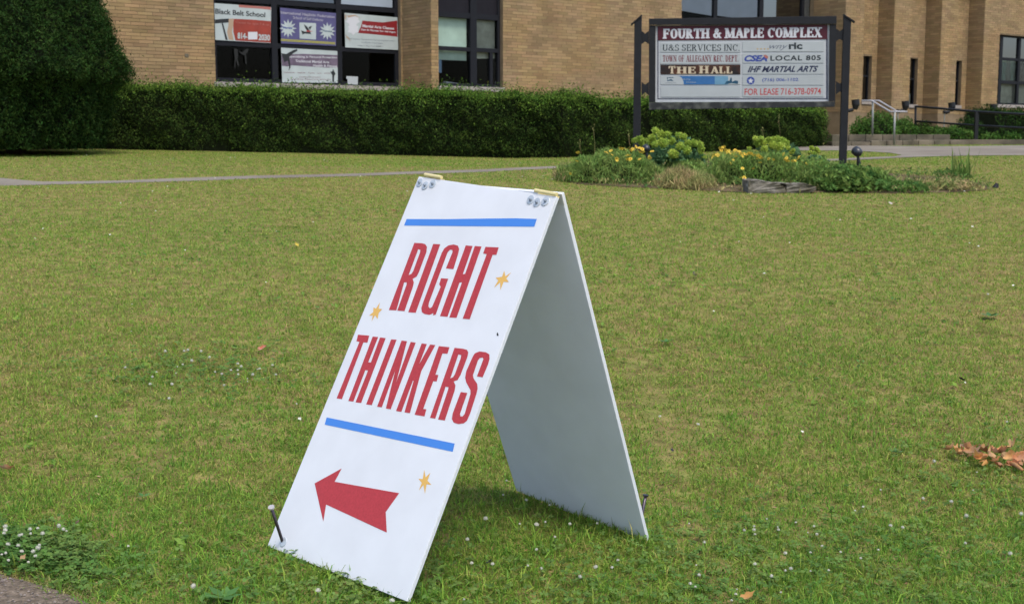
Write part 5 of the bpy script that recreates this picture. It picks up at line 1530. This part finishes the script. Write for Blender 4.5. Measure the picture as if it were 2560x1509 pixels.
cp = [(40, 1365, .55, 330), (100, 1400, .5, 260), (20, 1400, .5, 240), (160, 1420, .45, 130), (230, 1460, .5, 70), (330, 1440, 1.0, 60), (560, 930, 1.6, 260), (430, 930, 1.6, 220), (800, 1470, 1.2, 160), (960, 1500, .8, 130), (1750, 1470, 1.6, 300), (1900, 1420, 1.6, 200), (2100, 1350, 1.6, 160), (2300, 1450, 1.6, 220), (2480, 1250, 1.4, 160), (1450, 1480, 1.5, 200), (2450, 1150, 1.4, 120), (1650, 1350, 1, 90)]
x, y = near_px(cp, 0, .16, rg)
k = in_frustum(x, y) & ~in_poly(x, y, walk_poly); x, y = x[k], y[k]
v, f = clover(x, y, .013, rg)
xx, yy = lawn_points(2.8, 6.5, 55, rg); kk = (np.sin(xx * 3.1) * np.sin(yy * 2.7 + 1) > .1); v2, f2 = clover(xx[kk], yy[kk], .010, rg)
o = mesh_np('clover_leaves', np.concatenate([v, v2]), np.concatenate([f, f2 + len(v)]), M['clover']); tag(o, 'patches of round clover leaves in the turf', 'clover', kind='stuff')

# clover blossoms
bm = bmesh.new()
for k in range(46):
    ph = math.acos(1 - 1.55 * (k + .5) / 46); th = k * 2.39996
    d = Vector((math.sin(ph) * math.cos(th), math.sin(ph) * math.sin(th), math.cos(ph)))
    s_ = d.orthogonal().normalized(); e = d.cross(s_)
    b0 = d * .0035
    q = [b0 + s_ * .0014, b0 + e * .0016, b0 - s_ * .0014]
    tip = d * .0098 + Vector((0, 0, .001))
    vq = [bm.verts.new(p) for p in q] + [bm.verts.new(tip)]
    bm.faces.new((vq[0], vq[1], vq[3])); bm.faces.new((vq[1], vq[2], vq[3])); bm.faces.new((vq[2], vq[0], vq[3]))
ic = bmesh.ops.create_icosphere(bm, subdivisions=1, radius=.0066)
blossom_me = bpy.data.meshes.new('blossom_head'); bm.to_mesh(blossom_me); bm.free(); blossom_me.materials.append(M['cloverflower'])
smb = MB(); smb.tube([(0, 0, -.045), (.002, 0, -.02), (0, 0, -.004)], .0011, 5)
stem_me = bpy.data.meshes.new('stem'); stem_me.from_pydata(smb.v, [], smb.f); stem_me.materials.append(M['stem'])
near = [(60,610),(60,650),(45,685),(245,700),(220,710),(340,640),(345,690),(425,630),(480,690),(665,605),(715,640),(750,660),(90,810),(205,825),(445,820),(430,850),(375,890),(400,940),(20,925),(65,910),(95,990),(320,1010),(245,890),(1445,830),(2180,1280)]
near = [(x / 4.51, 1180 + y / 4.51) for x, y in near]
near += [(1700 + x / 5.73, 1250 + y / 5.73) for x, y in [(130,330),(1245,265),(1060,370),(1060,420),(1075,485),(920,425),(1400,380),(1410,420),(1660,315),(1920,370),(1830,460),(1960,485),(2035,650),(1870,745),(1510,755),(235,925),(275,1065),(150,1190),(220,1235),(815,1270),(800,1340),(1445,1315),(1310,1085),(1510,1005),(1590,975),(1870,1010),(2130,1000),(350,600),(1075,910),(740,1430)]]
near += [(1160 + x / 4.133, 1150 + y / 4.133) for x, y in [(440,210),(405,355),(645,410),(885,460),(225,600),(575,655),(750,662),(840,635),(940,790),(750,920),(35,815),(295,1070),(80,1060),(1590,1030),(1360,1100),(1530,1105),(1200,1200),(800,1115),(1095,655),(1375,650),(660,1085)]]
near += [(2060 + x / 4.24, 1050 + y / 4.24) for x, y in [(1170,435),(1620,550),(600,735),(1050,825),(1350,860),(415,915),(330,955),(1510,1010),(705,1115),(835,1135),(1500,1300),(1975,1410),(575,1370),(390,1460),(1580,740),(2090,990),(1940,15),(175,1395)]]
near += [(300 + x / 5.3, 820 + y / 5.3) for x, y in [(70,520),(485,580),(740,595),(400,740),(430,645),(690,740),(760,510),(830,480),(950,430),(1185,385),(1075,305),(900,290),(850,300),(600,305),(1560,470),(1470,555),(1350,605),(1560,555),(1565,610),(1605,505),(1820,545),(1850,535),(2020,490),(2065,615),(1690,665),(1690,705),(1380,755),(1260,580),(650,930),(2340,1000),(1760,615),(150,40)]]
near += [(795, 1475), (790, 1370), (980, 1500), (1160, 1497), (1745, 1060), (1590, 1240), (1650, 1040), (240, 1040), (330, 760), (120, 470), (2470, 735), (2150, 700)]
lbl = {0: 'white clover blossom in the dense clover at the lower left corner', 1: 'white clover blossom in the turf at the lower right', 2: 'white clover blossom between or beside the legs of the sandwich board', 3: 'white clover blossom in the lawn below the heap of dry leaves', 4: 'white clover blossom in the patch left of the sandwich board', 5: 'lone white clover blossom in the open lawn'}
grp = {0: 'clover blossoms at the corner of the walk', 1: 'clover blossoms at the lower right', 2: 'clover blossoms round the sandwich board', 3: 'clover blossoms below the leaf heap', 4: 'clover blossoms in the left patch', 5: 'scattered clover blossoms'}
counts = [25, 30, 21, 18, 32, 12]
reg = [k for k, c_ in enumerate(counts) for _ in range(c_)]
for (px, py), k in zip(near, reg):
    p = gu(px, py, .042)
    if in_poly(np.array([p.x]), np.array([p.y]), walk_poly)[0]: continue
    o = bpy.data.objects.new('clover_blossom', blossom_me); s = random.uniform(.42, .9)
    if 'stuff' == 'x': s = 1
    if k == 1: s *= .8
    o.location = p; o.scale = (s, s, s * random.uniform(.8, 1.05)); o.rotation_euler = (random.uniform(-.35, .35), random.uniform(-.35, .35), random.uniform(0, 6)); link(o)
    tag(o, lbl[k], 'clover', grp[k])
    st = bpy.data.objects.new('stem', stem_me); link(st, o)
# many tiny far white specks (daisies and clover)
x, y = lawn_points(5.0, 21, .9, rg)
kk = rg.random(len(x)) < .6; x, y = x[kk], y[kk]
P = np.stack([x, y, gz_np(x, y) + .032], 1)
v, f = leaf_mesh(P, np.tile([0, -.5, .8], (len(P), 1)), .017, .8, .2, rg)
o = mesh_np('daisies', v, f, M['cloverflower']); tag(o, 'tiny white flowers sprinkled over the far lawn', 'flowers', kind='stuff')

# ------------------------------------------------------------------ fallen leaves
def leaf_obj(p, size, m, label, group=None, curl=1.0, rot=None, seed=0, name='dry_leaf', tiltx=0.0, notched=True):
    r = random.Random(seed)
    bm = bmesh.new(); n = 14
    rim = []
    for k in range(n):
        a = 2 * math.pi * k / n
        rad = size * (.5 + .5 * abs(math.cos(a * 2.5)) ** .7 if notched else .75) * (1.25 if k == 0 else 1)
        x_, y_ = rad * math.cos(a) * 1.25, rad * math.sin(a) * .8
        z_ = curl * (.55 * (y_ * y_) / size + .25 * x_ * x_ / size) + r.uniform(-.1, .1) * size
        rim.append(bm.verts.new((x_, y_, z_)))
    md = [bm.verts.new((.45 * v.co.x, .45 * v.co.y, .25 * v.co.z + r.uniform(-.03, .03) * size)) for v in rim]
    c = bm.verts.new((0, 0, 0))
    for k in range(n):
        k2 = (k + 1) % n
        bm.faces.new((md[k], rim[k], rim[k2], md[k2])); bm.faces.new((c, md[k], md[k2]))
    bm.verts.ensure_lookup_table()
    s0 = bm.verts.new((-size * 1.0, .001, .1 * size)); s1 = bm.verts.new((-size * 1.0, -.001, .1 * size)); s2 = bm.verts.new((-size * 1.6, -.001, .25 * size)); s3_ = bm.verts.new((-size * 1.6, .001, .25 * size))
    bm.faces.new((s0, s1, s2, s3_))
    me = bpy.data.meshes.new(name); bm.to_mesh(me); bm.free(); me.materials.append(m)
    for q in me.polygons: q.use_smooth = True
    o = bpy.data.objects.new(name, me); o.location = p
    o.rotation_euler = rot or (r.uniform(-.5, .5) + tiltx, r.uniform(-.5, .5), r.uniform(0, 6.28)); link(o)
    return tag(o, label, 'leaf', group)
pile = [(2378,1127),(2392,1136),(2412,1118),(2405,1130),(2425,1124),(2432,1138),(2448,1146),(2460,1126),(2470,1130),(2478,1142),(2455,1150),(2490,1152),(2500,1142),(2512,1134),(2520,1146),(2530,1120),(2540,1132),(2545,1146),(2555,1128),(2535,1156),(2550,1160),(2485,1133),(2505,1155),(2558,1150),(2440,1128),(2570,1135),(2580,1150),(2465,1148)]
pl_label = {k: 'curled brown dry leaf in the heap at the right edge of the lawn' for k in range(len(pile))}
for k, (px, py) in enumerate(pile):
    p = gu(px + random.uniform(-4, 4), py + 2 + random.uniform(-3, 3), .030) + Vector((0, 0, random.uniform(.0, .014)))
    leaf_obj(p, random.uniform(.019, .030), M['leafdry'], pl_label[k], 'heap of dry leaves at the right edge', curl=random.uniform(1.2, 2.8) * random.choice((1, 1, -1)), seed=k, tiltx=.6)
a, b = gu(2520, 1155, .03), gu(2556, 1174, .03)
mb = MB(); mb.tube([a, (a + b) / 2 + Vector((0, 0, .006)), b], [.008, .0085, .006], 8); tag(mb.build('curled_leaf', M['leafdry'], smooth=True, origin=a), 'tightly rolled tan leaf under the heap at the right edge', 'leaf')
singles = [(655, 870, 'leafred', .020, 'pink and orange leaf left of the sandwich board'), (437, 860, 'leafyellow', .016, 'yellow leaf above the clover patch'), (742, 613, 'leafyellow', .022, 'orange yellow leaf in the far lawn left of the board'),
           (985, 527, 'leafdry', .028, 'brown leaf just left of the top of the board'), (1735, 686, 'leafpale', .028, 'pale leaf in the lawn right of the board'), (1224, 1404, 'leafdark', .012, 'black leaf on the shaded grass between the legs'),
           (2235, 1060, 'leafred', .012, 'small reddish leaf up left of the leaf heap'), (18, 1170, 'leafdry', .020, 'brown leaf at the left edge'), (195, 1305, 'leafred', .010, 'tiny orange leaf above the lower left clover'), (1868, 1490, 'leafdry', .018, 'torn tan leaf at the bottom right of the middle'),
           (2405, 948, 'leafdark', .014, 'dark leaf in the right part of the lawn'), (1680, 1125, 'leafdark', .010, 'small dark leaf right of the rear panel'), (2225, 508, 'leafpale', .02, 'tiny pale leaf in front of the bed at right'), (55, 1395, 'leafdry', .010, 'small brown leaf among the corner clover')]
for k, (px, py, mm, sz, lb) in enumerate(singles):
    leaf_obj(gu(px, py, .03), sz, M[mm], lb, seed=100 + k, tiltx=.4, name='fallen_leaf')
# broad-leaved weed at right, rosette of light leaves by the walk
for (px, py, nl, sz, lb) in ((2475, 790, 8, .06, 'broad green weed in the lawn at right'), (2240, 1130, 5, .03, 'small light green weed left of the leaf heap'), (1665, 855, 5, .045, 'flat pale green weed right of the rear panel'), (360, 1240, 5, .028, 'yellow green sprout in the left foreground'), (560, 1492, 7, .05, 'light green grass tuft at the bottom edge')):
    c = gu(px, py, .02); t = thing('weed', c, lb, 'weed')
    for k in range(nl):
        a = 6.28 * k / nl + random.uniform(-.3, .3); d = Vector((math.cos(a), math.sin(a), random.uniform(.15, .5))); s_ = Vector((-math.sin(a), math.cos(a), 0)) * sz * .28
        mb = MB(); mb.add([c, c + d * sz * .5 + s_, c + d * sz, c + d * sz * .5 - s_], [(0, 1, 2), (0, 2, 3)]); mb.build('leaf', M['weed'], t)

# gravel grains on the walk, dead thatch along its edge
r_ = np.random.default_rng(9)
x = r_.uniform(-1.8, .2, 9000); y = r_.uniform(2.4, 3.9, 9000)
k = in_poly(x, y, walk_poly) & in_frustum(x, y, .15); x, y = x[k], y[k]
P = np.stack([x, y, gz_np(x, y) + .0075], 1); n = len(P); s = r_.uniform(.0015, .0045, n)[:, None]
base4 = np.array([[-1, -.7, 0], [1, -.8, 0], [.8, .9, 0], [-.9, .7, 0], [0, 0, .8]])
a = r_.uniform(0, 6.28, n); R = np.stack([np.stack([np.cos(a), -np.sin(a), 0 * a], 1), np.stack([np.sin(a), np.cos(a), 0 * a], 1), np.stack([0 * a, 0 * a, 1 + 0 * a], 1)], 1)
v = (np.einsum('nij,kj->nki', R, base4) * s[:, None] + P[:, None]).reshape(-1, 3)
i = np.arange(n)[:, None] * 5
f = np.concatenate([i + np.array([q]) for q in ([0, 1, 4], [1, 2, 4], [2, 3, 4], [3, 0, 4])], 0)
o = mesh_np('grit', v, f, M['pebble']); tag(o, 'loose grit on the dark walk', 'gravel', kind='stuff')
wp = [Vector((p[0], p[1], 0)) for p in walk_poly[:7]]
X, Y = [], []
for a, b in zip(wp[:-1], wp[1:]):
    k = r_.random(260); X.append(a.x + (b.x - a.x) * k + r_.normal(.02, .025, 260)); Y.append(a.y + (b.y - a.y) * k + r_.normal(.02, .025, 260))
X, Y = np.concatenate(X), np.concatenate(Y)
v, f = blades(X, Y, .03, .003, r_, 2.2)
o = mesh_np('thatch', v, f, M['dry']); tag(o, 'dead straw along the edge of the walk', 'straw', kind='stuff')
